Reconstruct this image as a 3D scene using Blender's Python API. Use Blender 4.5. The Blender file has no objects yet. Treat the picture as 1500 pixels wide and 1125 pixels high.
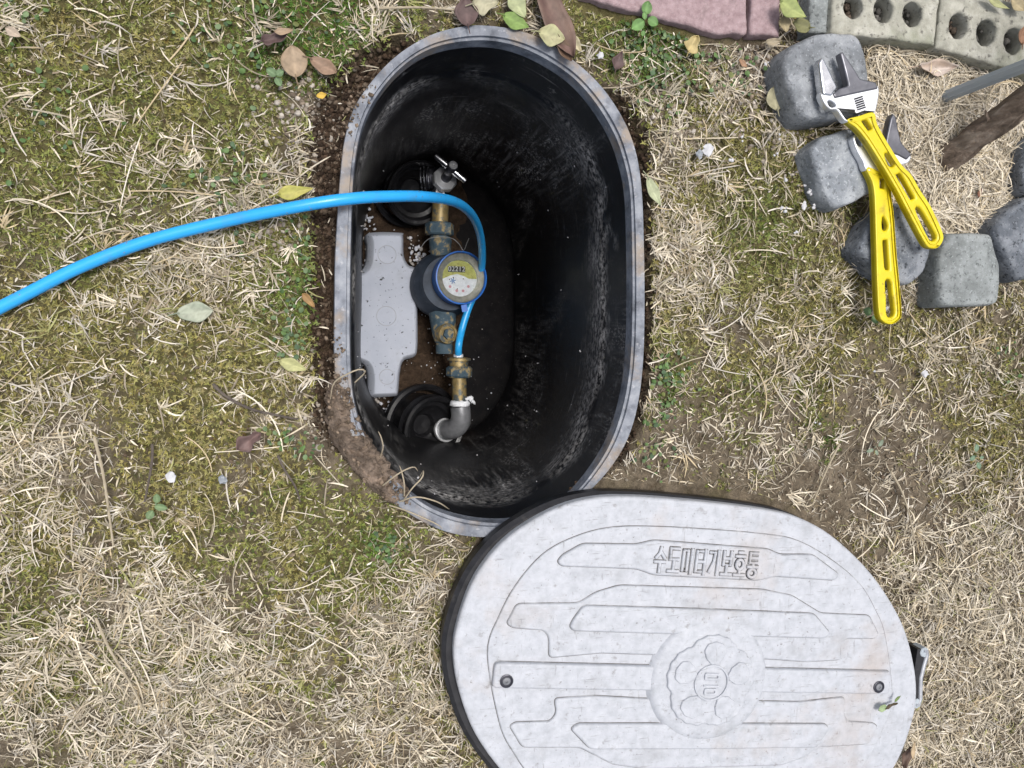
import bpy, bmesh, math, random
import numpy as np
from mathutils import Vector, Matrix

rng = np.random.default_rng(7)
random.seed(7)
scene = bpy.context.scene
COL = scene.collection

# ------------------------------------------------------------------ camera
F, CX, CY, CAM_H = 1087.0, 750.0, 562.5, 1.0          # phone lens, measured on the 1500 x 1125 photograph
NADIR = (520.0, 480.0)                                # where plumb lines converge
_n = np.array([NADIR[0] - CX, NADIR[1] - CY, F]); _n /= np.linalg.norm(_n)
_zc = -_n
_x = np.array([1.0, 0, 0]) - _zc * _zc[0]; _x /= np.linalg.norm(_x)
_y = np.cross(_zc, _x)
RW = np.array([_x, _y, _zc])
cam_d = bpy.data.cameras.new('camera'); cam = bpy.data.objects.new('camera', cam_d); COL.objects.link(cam)
cam_d.sensor_fit = 'HORIZONTAL'; cam_d.sensor_width = 36.0
cam_d.angle = 2 * math.atan(750.0 / F)
cam_d.clip_start = 0.02; cam_d.clip_end = 300.0
_r, _u, _b = RW @ np.array([1, 0, 0.]), RW @ np.array([0, -1, 0.]), RW @ np.array([0, 0, -1.])
M = Matrix(((_r[0], _u[0], _b[0], 0), (_r[1], _u[1], _b[1], 0), (_r[2], _u[2], _b[2], CAM_H), (0, 0, 0, 1)))
cam.matrix_world = M
scene.camera = cam

# ------------------------------------------------------------------ sky, sun, exposure (bright overcast)
SUN_EL, SUN_AZ = 80.0, 60.0       # degrees; azimuth counted from +x towards +y
world = bpy.data.worlds.new('World'); scene.world = world; world.use_nodes = True
wn = world.node_tree.nodes; wl = world.node_tree.links; wn.clear()
sky = wn.new('ShaderNodeTexSky'); sky.sky_type = 'NISHITA'; sky.sun_disc = False
sky.sun_elevation = math.radians(SUN_EL); sky.sun_rotation = math.radians(90 - SUN_AZ)
sky.air_density = 1.0; sky.dust_density = 5.0; sky.ozone_density = 1.0
hs = wn.new('ShaderNodeHueSaturation'); hs.inputs['Saturation'].default_value = 0.6   # cloud cover greys the sky
bg = wn.new('ShaderNodeBackground'); bg.inputs['Strength'].default_value = 0.11
wo = wn.new('ShaderNodeOutputWorld')
wl.new(sky.outputs[0], hs.inputs['Color']); wl.new(hs.outputs[0], bg.inputs['Color']); wl.new(bg.outputs[0], wo.inputs['Surface'])
sd = bpy.data.lights.new('sun', 'SUN'); sun = bpy.data.objects.new('sun', sd); COL.objects.link(sun)
sd.energy = 1.5; sd.angle = math.radians(16); sd.color = (1.0, 0.98, 0.95)
_sv = Vector((math.cos(math.radians(SUN_EL)) * math.cos(math.radians(SUN_AZ)),
              math.cos(math.radians(SUN_EL)) * math.sin(math.radians(SUN_AZ)), math.sin(math.radians(SUN_EL))))
sun.rotation_euler = _sv.to_track_quat('Z', 'Y').to_euler(); sun.location = (0, 0, 3)
vs = scene.view_settings
vs.view_transform = 'Standard'; vs.look = 'None'; vs.gamma = 1.0; vs.use_curve_mapping = False
vs.exposure = 0.6

# ------------------------------------------------------------------ measuring helpers
def P(u, v, z=0.0):
    """point of the place at height z that the photograph shows at (u, v)"""
    r = RW @ np.array([(u - CX) / F, (v - CY) / F, 1.0])
    t = (z - CAM_H) / r[2]
    return Vector((t * r[0], t * r[1], z))
def PA(pts, z=0.0): return [P(u, v, z) for u, v in pts]
def PX(X, Y, Z=0.0):
    d = np.stack([X, Y, np.broadcast_to(Z, np.shape(X)) - CAM_H], -1) @ RW
    return CX + F * d[..., 0] / d[..., 2], CY + F * d[..., 1] / d[..., 2]
def S(px, z=0.0): return px * (CAM_H - z) / F * 0.99     # length of so many pixels at height z

def hash2(ix, iy, seed):
    h = (ix.astype(np.int64) * 374761393 + iy.astype(np.int64) * 668265263 + seed * 974634777) & 0x7fffffff
    h = (h ^ (h >> 13)) * 1274126177 & 0x7fffffff
    return ((h ^ (h >> 16)) & 0xffff) / 65535.0
def vnoise(x, y, seed=0):
    x = np.asarray(x, float); y = np.asarray(y, float)
    ix = np.floor(x); iy = np.floor(y); fx = x - ix; fy = y - iy
    fx = fx * fx * (3 - 2 * fx); fy = fy * fy * (3 - 2 * fy)
    a = hash2(ix, iy, seed); b = hash2(ix + 1, iy, seed); c = hash2(ix, iy + 1, seed); d = hash2(ix + 1, iy + 1, seed)
    return (a * (1 - fx) + b * fx) * (1 - fy) + (c * (1 - fx) + d * fx) * fy
def fbm(x, y, seed=0, o=4):
    s = 0; a = 0.5; t = 0
    for k in range(o):
        s = s + a * vnoise(x * 2 ** k, y * 2 ** k, seed + k * 17); t += a; a *= 0.5
    return s / t
def inside(X, Y, poly):
    X = np.asarray(X); Y = np.asarray(Y); r = np.zeros(X.shape, bool); n = len(poly)
    for i in range(n):
        x1, y1 = poly[i][0], poly[i][1]; x2, y2 = poly[i - 1][0], poly[i - 1][1]
        if y1 == y2: continue
        c = ((y1 > Y) != (y2 > Y)) & (X < (x2 - x1) * (Y - y1) / (y2 - y1) + x1)
        r ^= c
    return r
def dist_poly(X, Y, poly):
    best = np.full(np.shape(X), 1e9); n = len(poly)
    for i in range(n):
        ax, ay = poly[i - 1][0], poly[i - 1][1]; bx, by = poly[i][0], poly[i][1]
        dx, dy = bx - ax, by - ay; L = dx * dx + dy * dy + 1e-12
        t = np.clip(((X - ax) * dx + (Y - ay) * dy) / L, 0, 1)
        best = np.minimum(best, np.hypot(X - ax - t * dx, Y - ay - t * dy))
    return best
def spline(pts, n, closed=True):
    """Catmull-Rom through the points, resampled evenly to n points"""
    p = [Vector((q[0], q[1], q[2] if len(q) > 2 else 0)) for q in pts]; m = len(p); out = []
    segs = m if closed else m - 1
    for i in range(segs):
        if closed: a, b, c, d = p[i - 1], p[i], p[(i + 1) % m], p[(i + 2) % m]
        else: a, b, c, d = p[max(i - 1, 0)], p[i], p[i + 1], p[min(i + 2, m - 1)]
        for k in range(16):
            t = k / 16
            out.append(0.5 * ((2 * b) + (c - a) * t + (2 * a - 5 * b + 4 * c - d) * t * t + (3 * b - a - 3 * c + d) * t ** 3))
    if closed: out.append(out[0].copy())
    else: out.append(p[-1].copy())
    L = [0.0]
    for i in range(1, len(out)): L.append(L[-1] + (out[i] - out[i - 1]).length)
    res = []; j = 0; N = n if closed else n - 1
    for k in range(n):
        s = L[-1] * k / N
        while j < len(L) - 2 and L[j + 1] < s: j += 1
        f = (s - L[j]) / max(L[j + 1] - L[j], 1e-9); res.append(out[j].lerp(out[j + 1], min(f, 1)))
    return res

# ------------------------------------------------------------------ object helpers
ORIGIN = {}
def link(o, parent=None):
    COL.objects.link(o)
    if parent is not None: o.parent = parent
    return o
def tag(o, label=None, cat=None, group=None, kind=None):
    if label: o['label'] = label
    if cat: o['category'] = cat
    if group: o['group'] = group
    if kind: o['kind'] = kind
    return o
def thing(name, loc, label, cat, group=None):
    o = bpy.data.objects.new(name, None); o.empty_display_size = 0.03; COL.objects.link(o)
    o.location = loc; ORIGIN[o] = Vector(loc)
    return tag(o, label, cat, group)
def build(name, verts, faces, mat, parent=None, smooth=True, origin=None, colors=None):
    """one mesh object from world coordinates"""
    org = ORIGIN[parent] if parent is not None else (Vector(origin) if origin is not None else Vector((0, 0, 0)))
    me = bpy.data.meshes.new(name)
    me.from_pydata([(v[0] - org[0], v[1] - org[1], v[2] - org[2]) for v in verts], [], faces)
    me.materials.append(mat)
    if smooth: me.polygons.foreach_set('use_smooth', [True] * len(me.polygons))
    if colors is not None: set_col(me, colors)
    me.update()
    o = bpy.data.objects.new(name, me); link(o, parent); ORIGIN[o] = org
    if parent is None: o.location = org
    if smooth: me.set_sharp_from_angle(angle=math.radians(38))
    return o
def set_col(me, c):
    a = me.color_attributes.new('Col', 'FLOAT_COLOR', 'POINT')
    c = np.asarray(c, np.float32)
    if c.shape[1] == 3: c = np.concatenate([c, np.ones((len(c), 1), np.float32)], 1)
    a.data.foreach_set('color', c.ravel())
def fast_mesh(name, V, Fq, mat, colors, kind, label, cat, parent=None):
    """big numpy mesh, all faces with the same number of corners"""
    me = bpy.data.meshes.new(name); n = len(Fq); k = Fq.shape[1]
    org = ORIGIN[parent] if parent is not None else Vector((0, 0, 0))
    V = np.asarray(V, np.float32) - np.array(org, np.float32)
    me.vertices.add(len(V)); me.vertices.foreach_set('co', V.ravel())
    me.loops.add(n * k); me.loops.foreach_set('vertex_index', Fq.astype(np.int32).ravel())
    me.polygons.add(n); me.polygons.foreach_set('loop_start', np.arange(0, n * k, k, dtype=np.int32))
    me.polygons.foreach_set('use_smooth', np.ones(n, bool))
    me.materials.append(mat); me.update(calc_edges=True)
    if colors is not None: set_col(me, colors)
    o = bpy.data.objects.new(name, me); link(o, parent)
    if parent is None: tag(o, label, cat, None, kind)
    elif kind: o['kind'] = kind
    return o
class MB:
    def __init__(s): s.v = []; s.f = []
    def add(s, v, f):
        k = len(s.v); s.v += [Vector(q) for q in v]; s.f += [[i + k for i in q] for q in f]; return s
    def lathe(s, prof, org, axis=(0, 0, 1), seg=32, closed=False):
        org = Vector(org); q = Vector(axis).normalized().to_track_quat('Z', 'Y')
        v = []; f = []
        for r, h in prof:
            for k in range(seg):
                a = 2 * math.pi * k / seg
                v.append(org + q @ Vector((r * math.cos(a), r * math.sin(a), h)))
        m = len(prof)
        for i in range(m if closed else m - 1):
            j = (i + 1) % m
            for k in range(seg):
                f.append([i * seg + k, i * seg + (k + 1) % seg, j * seg + (k + 1) % seg, j * seg + k])
        if not closed:
            if prof[0][0] > 1e-6: f.append(list(range(seg))[::-1])
            if prof[-1][0] > 1e-6: f.append([(m - 1) * seg + k for k in range(seg)])
        return s.add(v, f)
    def tube(s, path, rad, seg=12, caps=True):
        path = [Vector(p) for p in path]; n = len(path)
        if not hasattr(rad, '__len__'): rad = [rad] * n
        v = []; f = []; up = Vector((0.123, 0.31, 1)).normalized()
        for i, p in enumerate(path):
            t = (path[min(i + 1, n - 1)] - path[max(i - 1, 0)]).normalized()
            if i == 0: x = t.orthogonal().normalized()
            else: x = (x - t * x.dot(t)).normalized()
            y = t.cross(x)
            for k in range(seg):
                a = 2 * math.pi * k / seg; v.append(p + (x * math.cos(a) + y * math.sin(a)) * rad[i])
        for i in range(n - 1):
            for k in range(seg):
                f.append([i * seg + k, i * seg + (k + 1) % seg, (i + 1) * seg + (k + 1) % seg, (i + 1) * seg + k])
        if caps:
            f.append(list(range(seg))[::-1]); f.append([(n - 1) * seg + k for k in range(seg)])
        return s.add(v, f)
    def plate(s, outline, z0, z1, bevel=0.001, holes=(), res=2):
        """flat outline with holes, extruded from z0 to z1 with rounded edges"""
        cu = bpy.data.curves.new('t', 'CURVE'); cu.dimensions = '2D'; cu.fill_mode = 'BOTH'
        for poly in [outline] + list(holes):
            sp = cu.splines.new('POLY'); sp.points.add(len(poly) - 1); sp.use_cyclic_u = True
            for q, p in zip(sp.points, poly): q.co = (p[0], p[1], 0, 1)
        cu.bevel_depth = bevel; cu.bevel_resolution = res; cu.offset = -bevel
        cu.extrude = max((z1 - z0) / 2 - bevel, 1e-5)
        o = bpy.data.objects.new('t', cu); COL.objects.link(o)
        me = bpy.data.meshes.new_from_object(o.evaluated_get(bpy.context.evaluated_depsgraph_get()))
        zc = (z0 + z1) / 2
        s.add([(v.co.x, v.co.y, v.co.z + zc) for v in me.vertices], [list(p.vertices) for p in me.polygons])
        bpy.data.objects.remove(o); bpy.data.curves.remove(cu); bpy.data.meshes.remove(me)
        return s
    def slab(s, outline, z0, z1, bevel=0.001, res=3):
        """flat outline without holes, extruded from z0 to z1, upper edge rounded"""
        o = [Vector((p[0], p[1], 0)) for p in outline]; n = len(o)
        if sum(o[i - 1].x * o[i].y - o[i].x * o[i - 1].y for i in range(n)) < 0: o.reverse()
        nr = []
        for i in range(n):
            t = (o[(i + 1) % n] - o[i - 1]).normalized(); nr.append(Vector((-t.y, t.x, 0)))
        lv = [(0, z0)] + [(bevel * (1 - math.cos(k / res * math.pi / 2)), z1 - bevel + bevel * math.sin(k / res * math.pi / 2)) for k in range(res + 1)]
        v = []; f = []
        for d, z in lv: v += [Vector((p.x + q.x * d, p.y + q.y * d, z)) for p, q in zip(o, nr)]
        for i in range(len(lv) - 1):
            for k in range(n): f.append([i * n + k, i * n + (k + 1) % n, (i + 1) * n + (k + 1) % n, (i + 1) * n + k])
        k0 = len(v); top = v[-n:]; v += [q.copy() for q in top]
        from mathutils.geometry import tessellate_polygon
        f += [[k0 + i for i in t] for t in tessellate_polygon([top])]
        return s.add(v, f)
    def box(s, c, x, y, z):
        """box around centre c with half-axis vectors x, y, z"""
        c, x, y, z = Vector(c), Vector(x), Vector(y), Vector(z); v = []
        for sz in (-1, 1):
            for sx, sy in ((-1, -1), (1, -1), (1, 1), (-1, 1)): v.append(c + x * sx + y * sy + z * sz)
        return s.add(v, [[3, 2, 1, 0], [4, 5, 6, 7], [0, 1, 5, 4], [1, 2, 6, 5], [2, 3, 7, 6], [3, 0, 4, 7]])
    def out(s, name, mat, parent=None, smooth=True, origin=None, colors=None):
        return build(name, s.v, s.f, mat, parent, smooth, origin, colors)
def prism(org, axis, rad, h0, h1, n=6, chamfer=0.0, turn=0.0):
    """a hexagon nut / bolt head: returns MB"""
    m = MB(); q = Vector(axis).normalized().to_track_quat('Z', 'Y'); org = Vector(org); v = []; f = []
    lv = [(rad - chamfer, h0), (rad, h0 + chamfer), (rad, h1 - chamfer), (rad - chamfer, h1)] if chamfer else [(rad, h0), (rad, h1)]
    for r, h in lv:
        for k in range(n):
            a = 2 * math.pi * k / n + turn; v.append(org + q @ Vector((r * math.cos(a), r * math.sin(a), h)))
    for i in range(len(lv) - 1):
        for k in range(n): f.append([i * n + k, i * n + (k + 1) % n, (i + 1) * n + (k + 1) % n, (i + 1) * n + k])
    f.append(list(range(n))[::-1]); f.append([(len(lv) - 1) * n + k for k in range(n)])
    return m.add(v, f)
def rot2(p, c, a): return (c[0] + (p[0] - c[0]) * math.cos(a) - (p[1] - c[1]) * math.sin(a), c[1] + (p[0] - c[0]) * math.sin(a) + (p[1] - c[1]) * math.cos(a))

# ------------------------------------------------------------------ materials
def material(name, cols, scale=20.0, detail=6.0, rough=0.7, metal=0.0, bump=0.0, bscale=None, bdist=0.002, attr=False,
             spec=0.5, patches=None, patches2=None, ramp=(0.3, 0.7), coat=0.0, rough2=None, subsurf=None, stretch=None):
    """cols: colours of a noise ramp; patches: (colour, scale, low, high, strength[, stretch]) laid over them"""
    m = bpy.data.materials.new(name); m.use_nodes = True; nt = m.node_tree; N = nt.nodes; L = nt.links
    b = N['Principled BSDF']; tc = N.new('ShaderNodeTexCoord')
    def co(st):
        if not st: return tc.outputs['Object']
        mp = N.new('ShaderNodeMapping'); mp.inputs['Scale'].default_value = st; L.new(tc.outputs['Object'], mp.inputs[0]); return mp.outputs[0]
    def noise(sc, st=None, d=detail):
        n = N.new('ShaderNodeTexNoise'); n.inputs['Scale'].default_value = sc; n.inputs['Detail'].default_value = d
        n.inputs['Roughness'].default_value = 0.62; L.new(co(st), n.inputs['Vector']); return n.outputs[0]
    def ramp_(src, stops):
        r = N.new('ShaderNodeValToRGB'); L.new(src, r.inputs[0]); e = r.color_ramp.elements
        while len(e) < len(stops): e.new(0.5)
        for k, (p, c) in enumerate(stops): e[k].position = p; e[k].color = (*c, 1) if len(c) == 3 else c
        return r.outputs[0]
    def mix(f, a, b_, mode='MIX'):
        x = N.new('ShaderNodeMix'); x.data_type = 'RGBA'; x.blend_type = mode
        for s_, val in ((0, f), (6, a), (7, b_)):
            if hasattr(val, 'links'): L.new(val, x.inputs[s_])
            else: x.inputs[s_].default_value = val if s_ == 0 else (*val, 1)
        return x.outputs[2]
    n0 = noise(scale, stretch)
    if len(cols) == 1: c = ramp_(n0, [(0, cols[0]), (1, cols[0])])
    else: c = ramp_(n0, [(ramp[0] + (ramp[1] - ramp[0]) * k / (len(cols) - 1), q) for k, q in enumerate(cols)])
    if attr:
        at = N.new('ShaderNodeAttribute'); at.attribute_name = 'Col'
        c = mix(1.0, at.outputs['Color'], c, 'MULTIPLY')
    for pt in (patches or []):
        col, sc, lo, hi, strength = pt[:5]
        f = ramp_(noise(sc, pt[5] if len(pt) > 5 else None), [(lo, (0, 0, 0)), (hi, (strength,) * 3)])
        c = mix(f, c, col)
    L.new(c, b.inputs['Base Color'])
    b.inputs['Roughness'].default_value = rough; b.inputs['Metallic'].default_value = metal
    b.inputs['Specular IOR Level'].default_value = spec; b.inputs['Coat Weight'].default_value = coat
    if rough2 is not None:
        L.new(ramp_(noise(scale * 1.7), [(0.35, (rough,) * 3), (0.65, (rough2,) * 3)]), b.inputs['Roughness'])
    if bump:
        bp = N.new('ShaderNodeBump'); bp.inputs['Strength'].default_value = bump; bp.inputs['Distance'].default_value = bdist
        L.new(noise(bscale or scale, stretch), bp.inputs['Height']); L.new(bp.outputs[0], b.inputs['Normal'])
    m['nodes_ready'] = True
    return m
SOIL = (0.085, 0.06, 0.04)
M_ground = material('soil and moss', [(0.55, 0.5, 0.45), (1, 1, 1), (1.5, 1.45, 1.4)], 90, 8, 0.95, attr=True, bump=1.0, bscale=160, bdist=0.006, spec=0.15)
M_blade = material('dry grass', [(0.8, 0.78, 0.74), (1.15, 1.13, 1.1)], 300, 3, 0.75, attr=True, spec=0.2)
M_moss = material('moss', [(0.75, 0.75, 0.7), (1.2, 1.2, 1.1)], 120, 4, 0.85, attr=True, spec=0.15)
M_crumb = material('soil crumbs', [(0.7, 0.7, 0.7), (1.25, 1.25, 1.25)], 260, 5, 0.95, attr=True, bump=0.6, bscale=500, bdist=0.001, spec=0.12)
M_bead = material('white foam beads', [(0.42, 0.42, 0.43), (0.62, 0.62, 0.63)], 80, 3, 0.8, bump=.5, bscale=200, bdist=.002)
M_rim = material('weathered grey plastic rim', [(0.07, 0.078, 0.095), (0.19, 0.205, 0.235), (0.31, 0.325, 0.35)], 38, 8, 0.6, bump=0.35, bscale=300, bdist=0.001, spec=0.35,
                 patches=[((0.30, 0.24, 0.18), 16, 0.52, 0.64, 0.8), ((0.48, 0.48, 0.49), 120, 0.58, 0.7, 0.6), ((0.03, 0.035, 0.05), 60, 0.6, 0.72, 0.6)])
M_latch = material('bare worn metal', [(0.35, 0.36, 0.38), (0.5, 0.51, 0.53)], 80, 4, 0.4, metal=0.6)
M_rubber = material('black rubber', [(0.012, 0.012, 0.014), (0.03, 0.03, 0.033)], 60, 6, 0.5, bump=0.2, bscale=300, bdist=0.0006, spec=0.3,
                    patches=[((0.14, 0.13, 0.12), 55, 0.6, 0.78, 0.4)])
M_cone = material('dusty black rubber collar', [(0.006, 0.006, 0.007), (0.014, 0.014, 0.016)], 60, 6, 0.3, spec=0.4,
                  patches=[((0.2, 0.2, 0.21), 60, 0.64, 0.8, 0.3)], rough2=0.5)
M_lid = material('weathered white aluminium', [(0.36, 0.375, 0.40), (0.43, 0.445, 0.475), (0.48, 0.495, 0.525)], 70, 12, 0.55, metal=0.0, bump=0.5, bscale=260, bdist=0.0010, spec=0.4,
                 patches=[((0.13, 0.115, 0.1), 190, 0.63, 0.7, 0.7), ((0.36, 0.27, 0.2), 6, 0.57, 0.72, 0.4), ((0.25, 0.25, 0.25), 16, 0.55, 0.72, 0.4), ((0.2, 0.19, 0.18), 75, 0.61, 0.7, 0.6), ((0.22, 0.22, 0.22), 110, 0.62, 0.67, 0.6, (0.25, 3.5, 1)), ((0.22, 0.22, 0.22), 100, 0.63, 0.68, 0.55, (2.5, 0.35, 1)), ((0.58, 0.6, 0.63), 60, 0.6, 0.75, 0.5, (1, 6, 1)), ((0.3, 0.3, 0.31), 90, 0.64, 0.72, 0.5, (6, 0.6, 1))])
M_outline = material('dark outline along the casting', [(0.10, 0.092, 0.085), (0.16, 0.155, 0.15), (0.36, 0.365, 0.375)], 30, 6, 0.9, spec=0.1, ramp=(0.35, 0.68))  # dark tone for the thin outlines of ribs and letters
M_foam = material('grey foam', [(0.36, 0.39, 0.46), (0.44, 0.47, 0.54)], 14, 5, 0.85, bump=0.3, bscale=350, bdist=0.0008, spec=0.25,
                  patches=[((0.02, 0.016, 0.013), 150, 0.635, 0.68, 0.9), ((0.02, 0.016, 0.013), 60, 0.66, 0.69, 0.9), ((.25, .26, .28), 16, .55, .7, .3)])
M_hose = material('blue hose', [(0.022, 0.33, 0.74), (0.03, 0.38, 0.82)], 12, 4, 0.32, spec=0.5, bump=.12, bscale=40, bdist=.002, patches=[((0.08, 0.22, 0.38), 35, 0.56, 0.75, 0.4), ((0.22, 0.18, 0.13), 120, 0.64, 0.7, 0.7)])
M_blue = material('blue cap ring', [(0.012, 0.10, 0.42), (0.025, 0.16, 0.55)], 60, 4, 0.4, patches=[((0.2, 0.25, 0.3), 140, 0.6, 0.75, 0.5)])
M_navy = material('navy painted casting', [(0.014, 0.022, 0.036), (0.035, 0.05, 0.075)], 40, 6, 0.55, bump=0.3, bscale=200, bdist=0.0008, spec=0.3, patches=[((0.14, 0.16, 0.18), 70, 0.58, 0.75, 0.3)])
M_teal = material('corroded bronze', [(0.03, 0.055, 0.075), (0.07, 0.11, 0.14)], 60, 7, 0.7, bump=0.5, bscale=220, bdist=0.001, spec=0.3,
                  patches=[((0.30, 0.22, 0.09), 60, 0.52, 0.62, 0.85), ((0.22, 0.32, 0.36), 120, 0.6, 0.72, 0.5)])
M_brass = material('aged brass pipe', [(0.16, 0.12, 0.05), (0.36, 0.27, 0.12)], 60, 6, 0.5, metal=0.35, bump=0.25, bscale=250, bdist=0.0006,
                   patches=[((0.05, 0.08, 0.1), 75, 0.5, 0.58, 0.85)])
M_bezel = material('dull zinc bezel', [(0.16, 0.17, 0.15), (0.3, 0.3, 0.26)], 120, 6, 0.45, metal=0.35, patches=[((0.2, 0.17, 0.09), 90, 0.55, 0.7, 0.6)])
M_chrome = material('chrome', [(0.55, 0.56, 0.58), (0.68, 0.69, 0.71)], 40, 4, 0.16, metal=1.0, rough2=0.3)
M_satin = material('satin chrome', [(0.72, 0.74, 0.76), (0.85, 0.86, 0.88)], 25, 3, 0.34, metal=0.75, rough2=0.42)
M_steel = material('dark tool steel', [(0.035, 0.036, 0.045), (0.09, 0.09, 0.105)], 40, 5, 0.32, metal=0.7, rough2=0.5)
M_jaw = material('worn grey tool steel', [(0.09, 0.092, 0.105), (0.2, 0.2, 0.22)], 30, 7, 0.35, metal=0.75, rough2=0.5, patches=[((0.4, 0.4, 0.42), 70, 0.62, 0.75, 0.5)])
M_zinc = material('grey plastic elbow', [(0.14, 0.145, 0.155), (0.24, 0.245, 0.26)], 60, 5, 0.42, metal=0.3, bump=0.2, bscale=300, bdist=0.0005)
M_white = material('white plastic', [(0.62, 0.66, 0.72), (0.78, 0.8, 0.84)], 60, 4, 0.5)
M_ptfe = material('white thread tape', [(0.6, 0.62, 0.66), (0.8, 0.82, 0.85)], 120, 4, 0.8, bump=0.6, bscale=260, bdist=0.001)
M_yellow = material('yellow dipped grip', [(0.58, 0.46, 0.005), (0.70, 0.58, 0.012)], 30, 5, 0.38, spec=0.5, bump=0.08, bscale=200, bdist=0.0006, patches=[((0.2, 0.13, 0.02), 46, 0.58, 0.74, 0.5), ((0.06, 0.05, 0.03), 140, 0.63, 0.69, 0.6), ((0.75, 0.6, 0.12), 90, 0.63, 0.75, 0.4)])
M_black = material('black print', [(0.008, 0.008, 0.009)], 20, 2, 0.5)
M_dialw = material('white dial card', [(0.5, 0.53, 0.58), (0.7, 0.73, 0.78)], 120, 6, 0.6, patches=[((0.2, 0.17, 0.1), 260, 0.6, 0.7, 0.6)])
M_dialy = material('yellow green dial card', [(0.26, 0.27, 0.05), (0.42, 0.42, 0.12)], 120, 6, 0.6, patches=[((0.12, 0.1, 0.03), 230, 0.57, 0.68, 0.7)])
M_print = material('pale blue print', [(0.14, 0.22, 0.42)], 20, 2, 0.6)
M_pink = material('pale red print', [(0.45, 0.22, 0.26)], 20, 2, 0.6)
M_wire = material('thin steel wire', [(0.3, 0.3, 0.3), (0.45, 0.45, 0.45)], 80, 3, 0.4, metal=0.8)
M_bark = material('brown bark', [(0.05, 0.038, 0.028), (0.16, 0.122, 0.094), (0.3, 0.25, 0.2)], 26, 9, 0.95, bump=1.0, bscale=40, bdist=0.006, spec=0.15, stretch=(2.2, 2.2, 0.55),
                  patches=[((0.2, 0.18, 0.15), 100, 0.62, 0.75, 0.5)])
M_stake = material('grey ribbed plastic pole', [(0.3, 0.34, 0.37), (0.42, 0.46, 0.49)], 30, 5, 0.5, stretch=(3, 3, 0.2), patches=[((0.3, 0.31, 0.3), 70, 0.6, 0.75, 0.4)])
M_twig = material('dark twig', [(0.05, 0.04, 0.032), (0.13, 0.105, 0.085)], 90, 5, 0.9, bump=0.5, bscale=200)
M_leaf = material('leaf', [(0.72, 0.72, 0.7), (1.2, 1.18, 1.15)], 70, 6, 0.6, attr=True, spec=0.3, bump=0.3, bscale=160, bdist=0.001)
def stone_mat(name, a, b, pit=0.0, moss=None):
    return material(name, [tuple(.8 * q for q in a), a, b, tuple(1.15 * q for q in b)], 22, 12, 0.85, bump=1.0, bscale=120, bdist=0.004, spec=0.25,
                    patches=[(tuple(0.4 * q for q in a), 150, 0.56, 0.62, 0.6 + pit), (tuple(1.5 * q for q in b), 260, 0.58, 0.64, 0.5), ((.16, .13, .1), 11, .58, .72, .4)] + ([moss] if moss else []))
M_st1 = stone_mat('grey granite', (0.2, 0.213, 0.225), (0.32, 0.335, 0.35))
M_st2 = stone_mat('blue grey granite', (0.23, 0.25, 0.27), (0.37, 0.39, 0.41))
M_st3 = stone_mat('dark basalt', (0.125, 0.138, 0.156), (0.24, 0.256, 0.276), 0.4)
M_st4 = stone_mat('greenish granite', (0.2, 0.215, 0.21), (0.29, 0.31, 0.305), 0.1)
M_cement = material('weathered cement brick', [(0.26, 0.255, 0.21), (0.38, 0.37, 0.31), (0.52, 0.505, 0.44)], 45, 10, 0.92, bump=0.9, bscale=140, bdist=0.003, spec=0.15,
                    patches=[((0.2, 0.22, 0.14), 9, 0.5, 0.66, 0.65), ((0.09, 0.085, 0.075), 110, 0.57, 0.66, 0.75), ((0.12, 0.11, 0.09), 28, 0.6, 0.7, 0.6), ((0.46, 0.45, 0.4), 60, 0.6, 0.72, 0.6)])
M_paver = material('pink concrete paver', [(0.25, 0.175, 0.18), (0.4, 0.3, 0.305)], 120, 10, 0.92, bump=0.7, bscale=300, bdist=0.002, spec=0.2,
                   patches=[((0.42, 0.36, 0.36), 330, 0.6, 0.68, 0.6), ((0.1, 0.08, 0.07), 40, 0.6, 0.75, 0.5)])

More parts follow.
